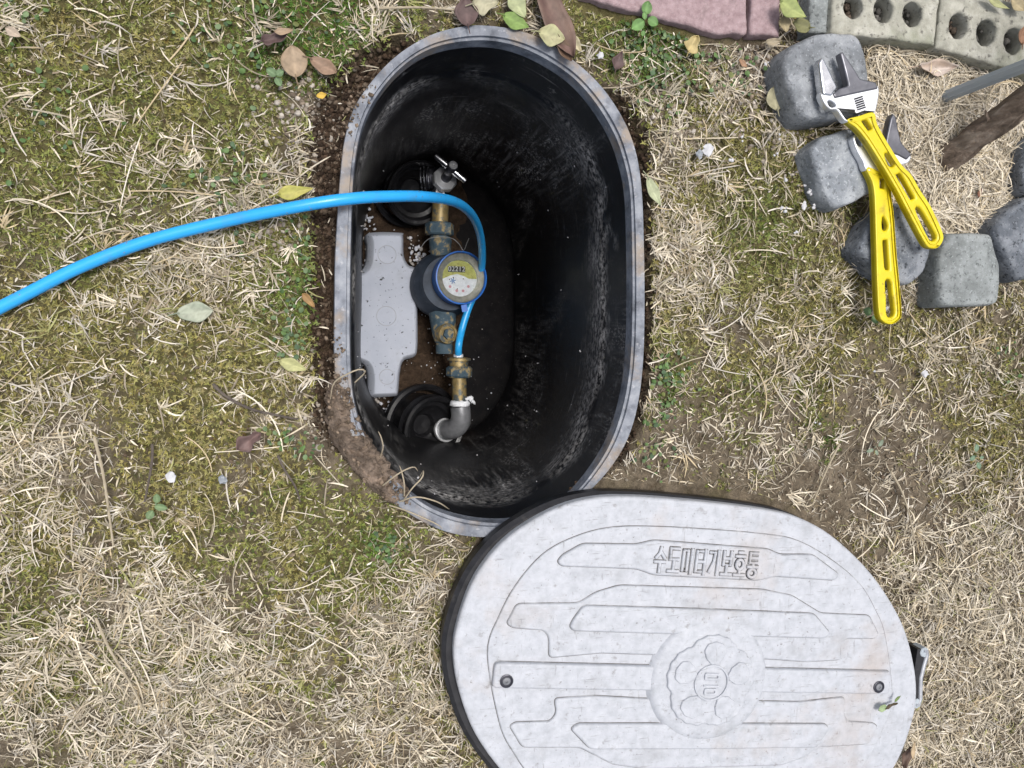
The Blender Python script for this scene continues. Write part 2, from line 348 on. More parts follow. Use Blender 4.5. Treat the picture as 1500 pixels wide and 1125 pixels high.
def wall_material():
    m = bpy.data.materials.new('scuffed black plastic wall'); m.use_nodes = True; nt = m.node_tree; N = nt.nodes; L = nt.links
    b = N['Principled BSDF']; tc = N.new('ShaderNodeTexCoord')
    def noise(sc, st, d=8, ro=0.65):
        mp = N.new('ShaderNodeMapping'); mp.inputs['Scale'].default_value = st; L.new(tc.outputs['Object'], mp.inputs[0])
        n = N.new('ShaderNodeTexNoise'); n.inputs['Scale'].default_value = sc; n.inputs['Detail'].default_value = d; n.inputs['Roughness'].default_value = ro
        L.new(mp.outputs[0], n.inputs['Vector']); return n.outputs[0]
    def rng_(src, a, b_, c=0.0, d=1.0):
        r = N.new('ShaderNodeMapRange'); r.inputs[1].default_value = a; r.inputs[2].default_value = b_; r.inputs[3].default_value = c; r.inputs[4].default_value = d
        L.new(src, r.inputs[0]); return r.outputs[0]
    def op(o, a, b_):
        x = N.new('ShaderNodeMath'); x.operation = o
        for k, v in enumerate((a, b_)):
            if hasattr(v, 'links'): L.new(v, x.inputs[k])
            else: x.inputs[k].default_value = v
        return x.outputs[0]
    big = rng_(noise(5.5, (1, 1, 0.6), 5, 0.5), 0.50, 0.64)               # dusty patches
    vert = rng_(noise(150, (1, 1, 0.07), 6), 0.50, 0.64)        # scratches running down
    hor = rng_(noise(40, (0.22, 0.22, 9.0), 5), 0.60, 0.68)     # scuffs round the wall
    diag = rng_(noise(60, (1.6, 0.2, 0.8), 5), 0.62, 0.72)
    fine = op('MULTIPLY', rng_(noise(260, (1, 1, 0.5), 3), 0.50, 0.62), rng_(noise(28, (1, 1, 0.35), 5), 0.45, 0.6))
    d1 = op('MULTIPLY', big, op('ADD', op('MULTIPLY', vert, 0.3), op('MULTIPLY', fine, 0.8)))
    d2 = op('MULTIPLY', op('MAXIMUM', hor, diag), rng_(noise(16, (1, 1, 1)), 0.47, 0.62))
    sp = N.new('ShaderNodeSeparateXYZ'); L.new(tc.outputs['Object'], sp.inputs[0])
    sp2 = rng_(noise(9, (1, 1, 1), 3), 0.35, 0.65, -0.035, 0.035); zz = op('SUBTRACT', op('ADD', sp.outputs[2], sp2), 0.70)
    ledge = op('MULTIPLY', rng_(zz, -0.21, -0.125), rng_(zz, -0.08, -0.115))   # dirt caught on the ledge
    led = op('MULTIPLY', ledge, rng_(noise(120, (1, 1, 1.5), 6), 0.42, 0.6))
    led = op('MULTIPLY', led, rng_(noise(4, (1, 1, 1), 2), 0.4, 0.58))
    tot = op('ADD', op('ADD', op('MULTIPLY', d1, 0.85), op('MULTIPLY', d2, 0.5)), op('MULTIPLY', led, 0.7))
    x = N.new('ShaderNodeMix'); x.data_type = 'RGBA'; x.clamp_factor = True; L.new(tot, x.inputs[0])
    x.inputs[6].default_value = (0.008, 0.008, 0.0095, 1); x.inputs[7].default_value = (0.55, 0.53, 0.50, 1); L.new(x.outputs[2], b.inputs['Base Color'])
    L.new(rng_(tot, 0.0, 0.5, 0.42, 0.85), b.inputs['Roughness']); b.inputs['Specular IOR Level'].default_value = 0.3
    bp = N.new('ShaderNodeBump'); bp.inputs['Strength'].default_value = 0.25; bp.inputs['Distance'].default_value = 0.002
    L.new(noise(30, (1, 1, 0.4)), bp.inputs['Height']); L.new(bp.outputs[0], b.inputs['Normal'])
    return m
M_wall = wall_material()

# ------------------------------------------------------------------ outlines that the ground must know about
RIM_Z = 0.008
inner_px = [(519, 240), (528, 192), (546, 148), (582, 102), (626, 71), (677, 58), (729, 58), (780, 73), (835, 106), (872, 145), (901, 192), (916, 233), (925, 277),
            (928, 340), (929, 430), (927, 511), (921, 567), (907, 623), (885, 671), (846, 722), (803, 752), (756, 766), (711, 767), (663, 758), (625, 742), (592, 717),
            (558, 680), (530, 630), (516, 575), (512, 510), (512, 440), (513, 370), (515, 300)]
outer_px = [(498, 255), (505, 200), (523, 148), (570, 90), (625, 53), (677, 38), (721, 37), (773, 47), (817, 70), (872, 115), (908, 163), (930, 214), (940, 269), (944, 350),
            (945, 455), (943, 529), (936, 589), (924, 634), (904, 673), (872, 712), (826, 752), (780, 777), (726, 787), (681, 786), (637, 774), (588, 746), (548, 709), (515, 656), (496, 604),
            (489, 529), (489, 450), (490, 380), (494, 310)]
BOX_IN = spline(PA(inner_px, RIM_Z), 180)
BOX_OUT = spline(PA(outer_px, RIM_Z), 72)

LID_Z = 0.050
lc = P(1034, 992, LID_Z); _ax = (P(1281, 1002, LID_Z) - P(740, 992, LID_Z)).normalized(); _ay = Vector((-_ax.y, _ax.x, 0))
def lid_local(u, v): d = P(u, v, LID_Z) - lc; return (d.dot(_ax), d.dot(_ay))
def lid_world(p, z=LID_Z): q = lc + _ax * p[0] + _ay * p[1]; return Vector((q.x, q.y, z))
LID_CX = -0.005                     # the outline is point symmetric about the medallion
def mirror(p): return [(2 * LID_CX - x, -y) for x, y in p]
_lo = [(-0.368, 0.018), (-0.369, 0.058), (-0.356, 0.118), (-0.331, 0.165), (-0.297, 0.200), (-0.246, 0.232), (-0.194, 0.248), (-0.135, 0.253), (-0.06, 0.253), (0.01, 0.251), (0.071, 0.247), (0.118, 0.239),
       (0.172, 0.217), (0.233, 0.176), (0.281, 0.131), (0.320, 0.081), (0.346, 0.026)]
LID_LOC = spline([(x, y, 0) for x, y in _lo + mirror(_lo)], 160)
def lid_ring(d, step=1):
    """the lid outline pushed outwards by d"""
    n = len(LID_LOC); out = []
    for i in range(0, n, step):
        t = (LID_LOC[(i + 1) % n] - LID_LOC[i - 1]).normalized(); out.append((LID_LOC[i].x - t.y * d, LID_LOC[i].y + t.x * d))
    return out
LID_OUT = [lid_world(p) for p in lid_ring(0.011, 3)]

stones_px = {   # silhouettes, height, material, label
 'a': ([(1135, 102), (1150, 72), (1182, 54), (1246, 54), (1260, 85), (1265, 165), (1228, 178), (1164, 182), (1152, 165)], 0.046, M_st1,
       'largest grey cobble, under the jaws of the upper wrench'),
 'b': ([(1175, 222), (1200, 202), (1256, 188), (1270, 215), (1278, 284), (1216, 309), (1200, 292)], 0.036, M_st2,
       'pale blue grey cobble under the head of the lower wrench'),
 'c': ([(1245, 368), (1264, 328), (1300, 300), (1330, 305), (1358, 362), (1344, 400), (1318, 420), (1280, 404)], 0.034, M_st3,
       'dark pitted cobble lying under the handles of both wrenches'),
 'd': ([(1360, 378), (1378, 343), (1440, 343), (1452, 390), (1450, 448), (1366, 451)], 0.040, M_st4,
       'squarish greenish grey cobble beside the wrench handle ends'),
 'e': ([(1440, 338), (1464, 308), (1495, 288), (1535, 300), (1548, 350), (1530, 398), (1480, 417)], 0.042, M_st3,
       'dark pitted cobble cut off by the right edge below the dark stone'),
 'f': ([(1483, 250), (1490, 215), (1510, 195), (1545, 200), (1560, 240), (1545, 285), (1500, 292), (1486, 280)], 0.040, M_st3,
       'dark stone just showing at the right edge beside the trunk base'),
}
def rounded(pts, r, n):
    """polygon with rounded corners, resampled evenly"""
    o = []; m_ = len(pts)
    for i in range(m_):
        p, a_, b_ = pts[i], pts[i - 1], pts[(i + 1) % m_]; da, db = a_ - p, b_ - p; k = min(r, da.length * .45, db.length * .45); A, B = p + da.normalized() * k, p + db.normalized() * k
        for q in range(5): t = q / 4; o.append(A * (1 - t) ** 2 + p * 2 * t * (1 - t) + B * t * t)
    o.append(o[0]); L = [0.0]
    for i in range(1, len(o)): L.append(L[-1] + (o[i] - o[i - 1]).length)
    res = []; j = 0
    for k in range(n):
        s_ = L[-1] * k / n
        while j < len(L) - 2 and L[j + 1] < s_: j += 1
        res.append(o[j].lerp(o[j + 1], (s_ - L[j]) / max(L[j + 1] - L[j], 1e-9)))
    return res
STONES = {k: rounded(PA(v[0], v[1] * 0.55), .010, 52) for k, v in stones_px.items()}
brick1_px = [(1217, 47), (1370, 66), (1378, -28), (1222, -47)]
brick2_px = [(1371, 69), (1524, 113), (1533, 16), (1384, -24)]
paver1_px = [(850, -5), (1052, 50), (1094, 49), (1097, -60), (880, -80)]
paver2_px = [(1099, 50), (1141, 53), (1150, -60), (1102, -60)]
slab_px = [(1186, 47), (1214, 49), (1218, -40), (1188, -40)]
BLOCKS = {k: PA(v, 0.03) for k, v in dict(b1=brick1_px, b2=brick2_px, p1=paver1_px, p2=paver2_px, s=slab_px).items()}

# ------------------------------------------------------------------ ground
def cached(f, step):
    """tabulate a field over the fine ground patch and read it back by bilinear lookup"""
    x0, y0 = GX0 - .02, GY0 - .02; nx = int((GX1 - GX0 + .04) / step) + 2; ny = int((GY1 - GY0 + .04) / step) + 2; tab = []
    def g(X, Y):
        if not tab:
            xx, yy = np.meshgrid(x0 + np.arange(nx) * step, y0 + np.arange(ny) * step); tab.append(f(xx.ravel(), yy.ravel()).reshape(ny, nx))
        t = tab[0]; fx = np.clip((np.asarray(X) - x0) / step, 0, nx - 1.001); fy = np.clip((np.asarray(Y) - y0) / step, 0, ny - 1.001)
        ix = fx.astype(int); iy = fy.astype(int); fx = fx - ix; fy = fy - iy
        return (t[iy, ix] * (1 - fx) + t[iy, ix + 1] * fx) * (1 - fy) + (t[iy + 1, ix] * (1 - fx) + t[iy + 1, ix + 1] * fx) * fy
    return g
GX0, GX1, GY0, GY1 = -0.95, 1.75, -1.25, 1.0
def blobs(u, v, lst):
    s = 0
    for cx_, cy_, r, w in lst: s = s + w * np.exp(-((u - cx_) ** 2 + (v - cy_) ** 2) / (2 * r * r))
    return s
MOSS = [(60, 60, 110, .7), (200, 30, 110, .6), (380, 120, 75, .8), (350, 20, 90, .8), (480, 20, 60, .6), (40, 250, 80, .5), (180, 180, 120, .6), (100, 430, 70, .4), (330, 470, 60, .4),
        (330, 575, 75, 1.0), (250, 610, 70, .7), (200, 700, 60, .5), (400, 715, 32, .9), (420, 650, 30, .5), (300, 790, 60, .6), (30, 800, 45, .9), (480, 760, 60, .7), (560, 800, 35, .6), (420, 870, 60, .6), (500, 830, 60, .6), (250, 820, 50, .4),
        (390, 320, 50, .6), (420, 410, 55, .7), (440, 480, 40, .7), (1120, 330, 60, 1.1), (1060, 300, 50, .8), (1080, 220, 30, .7), (1150, 205, 50, .9), (1030, 155, 22, .9), (1110, 170, 40, .5), (950, 60, 60, .9), (880, 30, 45, .9), (1000, 50, 40, .6),
        (1190, 330, 45, .7), (1180, 420, 60, .5), (970, 500, 22, .9), (985, 570, 30, .5), (1050, 560, 45, .6), (1215, 655, 24, 1.1), (1290, 560, 90, .4), (1480, 650, 45, .7), (1450, 480, 70, .55), (1400, 690, 40, .5), (1120, 480, 60, .5),
        (1090, 780, 60, .5), (1290, 830, 30, .5), (60, 930, 70, .35), (560, 950, 60, .4), (100, 560, 80, .4), (1240, 430, 30, .4)]
BARE = [(360, 655, 40, .9), (150, 690, 60, .5), (1080, 690, 60, .3), (1200, 740, 90, .3), (1380, 760, 80, .4), (470, 640, 30, .6), (440, 160, 40, .6), (130, 850, 60, .4), (300, 860, 70, .5), (1130, 110, 50, .7), (1180, 380, 40, .3), (1250, 700, 70, .25), (1010, 640, 40, .2), (380, 900, 60, .5), (1060, 560, 50, .3), (1300, 640, 70, .4)]
STRAW = [(80, 1020, 120, 1.0), (250, 1050, 120, .8), (40, 700, 60, .8), (120, 770, 60, .7), (330, 960, 90, .5), (580, 870, 60, .9), (620, 950, 60, .9), (500, 1080, 110, .5), (1430, 960, 110, 1.5), (1370, 1090, 90, 1.5), (1480, 850, 70, .9), (1000, 190, 45, 1.0), (1010, 370, 45, 1.0), (960, 250, 40, .8), (1000, 430, 55, .8), (1110, 400, 60, .5),
         (1180, 440, 60, .5), (1330, 480, 70, .4), (290, 290, 60, .7), (90, 600, 70, .7), (300, 430, 80, .5), (230, 900, 70, .6), (400, 780, 60, .5), (1430, 560, 60, .4), (1400, 830, 60, .5), (440, 210, 40, .4), (1080, 100, 40, .4)]
RING_px = [(1262, 70), (1370, 75), (1500, 115), (1560, 140), (1560, 330), (1480, 350), (1400, 350), (1350, 330), (1290, 290), (1270, 195), (1262, 150)]
RING = PA(RING_px, 0.0)
def moss_d(X, Y):
    u, v = PX(X, Y); n = fbm(X * 9, Y * 9, 3); n2 = fbm(X * 48, Y * 48, 9)
    return np.clip(blobs(u, v, MOSS) * 0.9 + (n - 0.5) * 1.5 + (n2 - 0.5) * 1.8 + 0.26 + .12 * (u < 700) - blobs(u, v, BARE) - 0.8 * inside(X, Y, RING) - .5 * blobs(u, v, [(1430, 960, 110, 1.0), (1370, 1090, 90, 1.)]), 0, 1)
def straw_d(X, Y):
    u, v = PX(X, Y); n = fbm(X * 7, Y * 7, 21); n2 = fbm(X * 34, Y * 34, 41)
    return np.clip(0.20 + blobs(u, v, STRAW) * 0.6 + (n - 0.5) * 0.9 + (n2 - 0.5) * 2.4 - 0.35 * blobs(u, v, BARE) - .30 * blobs(u, v, MOSS), 0.04, 1.3)
moss_d = cached(moss_d, .006); straw_d = cached(straw_d, .006)
box_dist = cached(lambda X, Y: dist_poly(X, Y, BOX_OUT), .006)
def trench(X, Y):
    """open strip of dug soil along the left and upper left of the box"""
    u, v = PX(X, Y)
    d = box_dist(X, Y)
    w = 0.036 + 0.02 * np.exp(-((v - 180) / 90.0) ** 2) + 0.012 * (fbm(X * 25, Y * 25, 77) - 0.5)
    side = np.clip((620 - u) / 60, 0, 1) * np.clip((700 - v) / 60, 0, 1)
    right = np.clip((u - 880) / 40, 0, 1) * 0.55
    t = np.clip(1 - (d / np.maximum(w * np.maximum(side, right) + 1e-4, 1e-4)) ** 2, 0, 1)
    return np.where(inside(X, Y, BOX_OUT), 1, t)
def height(X, Y):
    h = (fbm(X * 6, Y * 6, 5, 3) - 0.5) * 0.018 + (fbm(X * 28, Y * 28, 15, 4) - 0.5) * 0.012 + (fbm(X * 110, Y * 110, 25, 3) - 0.5) * 0.006
    h = h - 0.004
    near = np.exp(-(box_dist(X, Y) / 0.03) ** 2)
    h = np.minimum(h, h * (1 - near) - 0.004 * near)
    return h
height = cached(height, .0035); trench = cached(trench, .0035)
def make_ground():
    st = 0.0085
    xs = np.arange(GX0, GX1 + st / 2, st); ys = np.arange(GY0, GY1 + st / 2, st); nx, ny = len(xs), len(ys)
    X, Y = np.meshgrid(xs, ys); X = X.ravel(); Y = Y.ravel()
    T = trench(X, Y); Z = height(X, Y) - 0.02 * T * (~inside(X, Y, BOX_OUT)) - 0.015 * T
    edge = np.minimum(np.minimum(X - GX0, GX1 - X), np.minimum(Y - GY0, GY1 - Y)); Z = Z * np.clip(edge / 0.15, 0, 1)
    mo = moss_d(X, Y); s_ = straw_d(X, Y)
    n = fbm(X * 40, Y * 40, 8)
    soil = np.stack([0.115 + 0.10 * (n - .3), 0.093 + 0.085 * (n - .3), 0.066 + 0.065 * (n - .3)], 1)
    mossc = np.stack([0.055 + 0.05 * n, 0.05 + 0.045 * n, 0.018 + 0.015 * n], 1)
    C = soil * (1 - 0.85 * mo[:, None]) + mossc * 0.85 * mo[:, None]
    dark = np.array([0.045, 0.03, 0.02]); C = C * (1 - T[:, None]) + dark * T[:, None] * (0.8 + 0.7 * n[:, None])
    u, v = PX(X, Y)
    ringm = inside(X, Y, RING)[:, None]; C = np.where(ringm, np.array([0.12, 0.09, 0.06]) * (0.7 + 0.6 * n[:, None]), C)
    C = np.clip(C, 0.01, 1)
    cen = Vector((0, 0, 0))
    for p in BOX_IN: cen += p
    cen /= len(BOX_IN)
    mid = [cen + (p - cen) * 0.985 for p in BOX_OUT]
    ins = inside(X, Y, mid)
    i = np.arange(nx * ny).reshape(ny, nx)
    Q = np.stack([i[:-1, :-1].ravel(), i[:-1, 1:].ravel(), i[1:, 1:].ravel(), i[1:, :-1].ravel()], 1)
    Q = Q[~ins[Q].all(1)]
    V = np.stack([X, Y, Z], 1)
    # outward to the horizon: rings of ever larger squares
    border = np.concatenate([i[0, :], i[1:, -1], i[-1, -2::-1], i[-2:0:-1, 0]])
    prev = border; cx_, cy_ = (GX0 + GX1) / 2, (GY0 + GY1) / 2; ext = []; base = len(V)
    extra_V = []; extra_C = []; extra_Q = []
    B = V[border][:, :2] - np.array([cx_, cy_])
    for k, sc in enumerate((1.5, 3, 8, 25, 60)):
        Vn = np.concatenate([B * sc + np.array([cx_, cy_]), np.zeros((len(B), 1)) - 0.004], 1)
        nn = fbm(Vn[:, 0] * 6, Vn[:, 1] * 6, 8)
        extra_V.append(Vn); extra_C.append(np.stack([0.19 + 0.1 * nn, 0.165 + 0.09 * nn, 0.085 + 0.05 * nn], 1) * 0.8)
        cur = base + np.arange(len(B)); base += len(B)
        extra_Q.append(np.stack([prev, np.roll(prev, -1), np.roll(cur, -1), cur], 1)[:, ::-1]); prev = cur
    V = np.concatenate([V] + extra_V); C = np.concatenate([C] + extra_C); Q = np.concatenate([Q] + extra_Q)
    o = fast_mesh('ground', V, Q, M_ground, C, 'structure', 'brown garden soil with moss and worn winter lawn', 'ground')
    return o
ground = make_ground()

def blocked(X, Y, stones=0.97, lid=True, grow=0.0):
    b = inside(X, Y, BOX_OUT)
    if lid: b |= inside(X, Y, LID_OUT)
    for o in STONES.values():
        c = sum(o, Vector()) / len(o); b |= inside(X, Y, [c + (p - c) * stones for p in o[::2]])
    for o in BLOCKS.values(): b |= inside(X, Y, o)
    return b
def sample(n, dens, cap, x0=GX0, x1=GX1, y0=GY0, y1=GY1):
    """n positions drawn by a density; three quarters of them kept to the ground in view"""
    out = []; have = 0
    poly = [(-.62, .60), (1.32, .74), (1.34, -.78), (-.62, -.86)]
    while have < n:
        X = rng.uniform(x0, x1, n * 2); Y = rng.uniform(y0, y1, n * 2)
        k = rng.random(n * 2) * cap < dens(X, Y) * np.where(inside(X, Y, poly), 1.0, 0.45)
        X, Y = X[k], Y[k]; k = ~blocked(X, Y); out.append(np.stack([X[k], Y[k]], 1)); have += k.sum()
    return np.concatenate(out)[:n]
def ribbons(XY, Z, L, W, az, elev, curl, lift, C, seg=3):
    """flat curved blades: azimuth turns by curl along the blade, elevation falls by lift"""
    n = len(XY); t = np.linspace(0, 1, seg + 1); P_ = np.zeros((n, seg + 1, 3)); P_[:, 0, :2] = XY; P_[:, 0, 2] = Z
    dirs = []
    for k in range(seg + 1):
        a = az + curl * t[k]; e = elev - lift * t[k]
        d = np.stack([np.cos(a) * np.cos(e), np.sin(a) * np.cos(e), np.sin(e)], 1); dirs.append(d)
        if k < seg: P_[:, k + 1] = P_[:, k] + d * (L / seg)[:, None]
    V = np.zeros((n, seg + 1, 2, 3)); roll = rng.normal(0, 0.5, n)
    for k in range(seg + 1):
        d = dirs[k]; side = np.stack([-d[:, 1], d[:, 0], np.zeros(n)], 1); side /= np.linalg.norm(side, axis=1)[:, None] + 1e-9
        up = np.cross(d, side); s2 = side * np.cos(roll)[:, None] + up * np.sin(roll)[:, None]
        w = W * (0.75 if k == 0 else (0.15 if k == seg else 1.0)) * 0.5
        V[:, k, 0] = P_[:, k] - s2 * w[:, None]; V[:, k, 1] = P_[:, k] + s2 * w[:, None]
    V[..., 2] = np.maximum(V[..., 2], np.minimum(Z, 0)[:, None, None] - 0.001)
    i = np.arange(n)[:, None] * (seg + 1) * 2; Q = []
    for k in range(seg): Q.append(np.concatenate([i + 2 * k, i + 2 * k + 1, i + 2 * k + 3, i + 2 * k + 2], 1))
    Q = np.stack(Q, 1).reshape(-1, 4)
    return V.reshape(-1, 3), Q, np.repeat(C, (seg + 1) * 2, 0)
STRAWC = np.array([[0.52, 0.46, 0.35], [0.64, 0.58, 0.47], [0.40, 0.36, 0.28], [0.29, 0.25, 0.19], [0.45, 0.37, 0.24], [0.60, 0.56, 0.49], [0.22, 0.18, 0.13], [0.32, 0.32, 0.14]])
def straw_colors(n, p):
    c = STRAWC[rng.choice(len(STRAWC), n, p=p)]; return np.clip(c * rng.uniform(0.7, 1.25, (n, 1)), 0, .85)
def make_grass():
    n = 72000; XY = sample(n, straw_d, 1.3); X, Y = XY.T; clump = fbm(X * 22, Y * 22, 41)
    tr = trench(X, Y); k = rng.random(n) > tr * 1.1; XY = XY[k]; X, Y = XY.T; n = len(X)
    # tufts: blades follow a common lie that wanders over the lawn
    lie = fbm(X * 5, Y * 5, 61) * 12 + fbm(X * 18, Y * 18, 62) * 6
    az = lie + rng.normal(0, 1.5, n)
    L = rng.gamma(2.2, 0.0062, n) + 0.003; W = (0.0006 + 0.0014 * rng.random(n) ** 1.6) * np.clip(L / .012, .6, 1.1)
    Z = height(X, Y) + rng.uniform(-0.001, 0.005, n)
    elev = np.abs(rng.normal(0.12, 0.3, n)); lift = elev * rng.uniform(0.6, 2.0, n)
    V1, Q1, C1 = ribbons(XY, Z, L, W, az, elev, rng.normal(0, 0.55, n), lift, straw_colors(n, [.2, .2, .18, .12, .07, .14, .06, .03]))
    # fine short thatch underneath
    m = 85000; XY = sample(m, lambda X, Y: (straw_d(X, Y) * 0.7 + 0.2) * (1 - .75 * moss_d(X, Y)), 1.2); X, Y = XY.T; k = rng.random(m) > trench(X, Y) * 1.1; XY = XY[k]; X, Y = XY.T; m = len(X)
    V2, Q2, C2 = ribbons(XY, height(X, Y) + 0.001, rng.gamma(3, 0.0026, m) + 0.002, rng.uniform(0.0005, 0.0011, m), rng.uniform(0, 6.28, m), np.abs(rng.normal(0.1, 0.25, m)),
                         rng.normal(0, 1.2, m), rng.uniform(0, .4, m), straw_colors(m, [.12, .05, .2, .25, .12, .04, .18, .04]) * 0.8, 2)
    # broken flakes lying flat, lighter and wider
    q_ = 30000; XY = sample(q_, lambda X, Y: straw_d(X, Y) * .6 + .35, 1.2); X, Y = XY.T
    V4, Q4, C4 = ribbons(XY, height(X, Y) + rng.uniform(0.001, 0.005, q_), rng.gamma(3, 0.0018, q_) + 0.0015, rng.uniform(0.0008, 0.0024, q_), rng.uniform(0, 6.28, q_), rng.normal(0.0, .15, q_), rng.normal(0, .5, q_), rng.normal(0, .2, q_), straw_colors(q_, [.2, .22, .16, .14, .06, .16, .06, .0]), 2)
    # rooted tufts
    nt = 1900; T0 = sample(nt, lambda X, Y: straw_d(X, Y), 1.2); K_ = 11; XY = np.repeat(T0, K_, 0) + rng.normal(0, .0025, (nt * K_, 2)); X, Y = XY.T; k_ = nt * K_
    az_ = np.repeat(rng.uniform(0, 6.28, nt), K_) + rng.normal(0, .75, k_)
    V5, Q5, C5 = ribbons(XY, height(X, Y), rng.gamma(5, 0.0036, k_) + .004, rng.uniform(0.0009, 0.0022, k_), az_, rng.uniform(.15, .9, k_), rng.normal(0, .4, k_), rng.uniform(.2, 1.1, k_), np.clip(np.repeat(straw_colors(nt, [.2, .25, .14, .08, .1, .18, .0, .05]), K_, 0) * rng.uniform(.75, 1.2, (k_, 1)), 0, .85), 3)
    # long pale runners
    r = 700; XY = sample(r, lambda X, Y: np.ones(len(X)) * .5 + .5 * straw_d(X, Y), 1.2); X, Y = XY.T
    k = trench(X, Y) < 0.2; XY = XY[k]; X, Y = XY.T; r = len(X)
    V3, Q3, C3 = ribbons(XY, height(X, Y) + 0.006, rng.uniform(0.04, 0.11, r), rng.uniform(0.0009, 0.0019, r), rng.uniform(0, 6.28, r), rng.uniform(0, .15, r), rng.normal(0, 0.7, r), rng.uniform(0, .3, r), straw_colors(r, [.3, .35, .1, .05, .1, .1, 0, 0]), 8)
    # keep runners and blades out of the pit
    def drop(V, Q, C, per):
        vv = V.reshape(-1, per, 3); bad = blocked(vv[:, -1, 0], vv[:, -1, 1], .9) | blocked(vv[:, per // 2, 0], vv[:, per // 2, 1], .9)
        bad |= (trench(vv[:, per // 2, 0], vv[:, per // 2, 1]) > 0.35) & (rng.random(len(vv)) < 0.9)
        keep = ~bad; idx = -np.ones(len(vv), int); idx[keep] = np.arange(keep.sum())
        q = Q.reshape(len(vv), -1, 4)[keep]; off = (idx[keep] - np.nonzero(keep)[0]) * per
        return vv[keep].reshape(-1, 3), (q + off[:, None, None]).reshape(-1, 4), C.reshape(-1, per, 3)[keep].reshape(-1, 3)
    parts = [drop(V1, Q1, C1, 8), drop(V2, Q2, C2, 6), drop(V3, Q3, C3, 18), drop(V4, Q4, C4, 6), drop(V5, Q5, C5, 8)]
    off = 0; Vs, Qs, Cs = [], [], []
    for V, Q, C in parts: Vs.append(V); Qs.append(Q + off); Cs.append(C); off += len(V)
    return fast_mesh('dry_grass', np.concatenate(Vs), np.concatenate(Qs), M_blade, np.concatenate(Cs), 'stuff', 'flattened straw coloured winter grass covering the lawn', 'grass')
make_grass()
def make_ring_straw():
    n = 17000; x = [p.x for p in RING]; y = [p.y for p in RING]; out = []
    while sum(map(len, out)) < n:
        X = rng.uniform(min(x), max(x), n); Y = rng.uniform(min(y), max(y), n); k = inside(X, Y, RING) & ~blocked(X, Y, .96); out.append(np.stack([X[k], Y[k]], 1))
    XY = np.concatenate(out)[:n]; X, Y = XY.T
    lie = fbm(X * 9, Y * 9, 71) * 14
    V, Q, C = ribbons(XY, height(X, Y) + rng.uniform(0.0, 0.016, n), rng.gamma(6, 0.006, n) + 0.008, rng.uniform(0.0009, 0.0018, n), lie + rng.normal(0, 1.0, n), np.abs(rng.normal(0.05, .14, n)), rng.normal(0, 1.7, n), rng.uniform(0, .3, n),
                      straw_colors(n, [.3, .27, .15, .08, .05, .15, 0, 0]) * 1.1, 5)
    vv = V.reshape(-1, 12, 3); bad = inside(vv[:, -1, 0], vv[:, -1, 1], BLOCKS['b1']) | inside(vv[:, -1, 0], vv[:, -1, 1], BLOCKS['b2'])
    vv[bad, :, 2] -= 0.05
    fast_mesh('straw_mulch', vv.reshape(-1, 3), Q, M_blade, C, 'stuff', 'thick pale straw inside the ring of cobbles at the trunk', 'straw')
make_ring_straw()
def make_moss():
    n = 120000; XY = sample(n, moss_d, 1.0); X, Y = XY.T; k = rng.random(n) > trench(X, Y) * 1.3; XY = XY[k]; X, Y = XY.T; n = len(X)
    g = fbm(X * 6, Y * 6, 91); base = np.where((g > 0.52)[:, None], [[0.17, 0.178, 0.06]], [[0.22, 0.198, 0.08]]); u, v = PX(X, Y)
    green = np.clip(blobs(u, v, [(480, 20, 60, 1), (380, 60, 70, .7), (440, 430, 60, .8), (950, 70, 60, 1), (970, 560, 40, .9), (560, 800, 25, 1), (1120, 330, 60, .6), (1215, 655, 24, .9), (330, 250, 60, .5)]), 0, 1)[:, None]
    C = base * (1 - green) + np.array([[0.075, 0.135, 0.03]]) * green
    C = C * rng.uniform(0.35, 1.75, (n, 1)) + rng.normal(0, 0.01, (n, 3)); sp_ = rng.random(n) < .12; C[sp_] = np.array([.4, .36, .2]) * rng.uniform(.6, 1.1, (sp_.sum(), 1)); C = np.clip(C, 0.01, .6)
    Vs = []; a0 = rng.uniform(0, 6.28, n); K = 5; big = rng.uniform(.7, 1.25, n); Z = height(X, Y)
    for k in range(K):
        a = a0 + k * 6.283 / K + rng.normal(0, .3, n); e = rng.uniform(0.3, 1.1, n); L = rng.uniform(0.0022, 0.0065, n) * big; w = L * 0.2
        d = np.stack([np.cos(a) * np.cos(e), np.sin(a) * np.cos(e), np.sin(e)], 1); s_ = np.stack([-np.sin(a), np.cos(a), np.zeros(n)], 1)
        b = np.stack([X, Y, Z], 1); Vs.append(np.stack([b - s_ * w[:, None], b + s_ * w[:, None], b + d * L[:, None]], 1))
    V = np.stack(Vs, 1).reshape(-1, 3); Q = np.arange(len(V)).reshape(-1, 3)
    fast_mesh('moss', V, Q, M_moss, np.repeat(C, K * 3, 0), 'stuff', 'olive green moss growing in cushions through the lawn', 'moss')
make_moss()
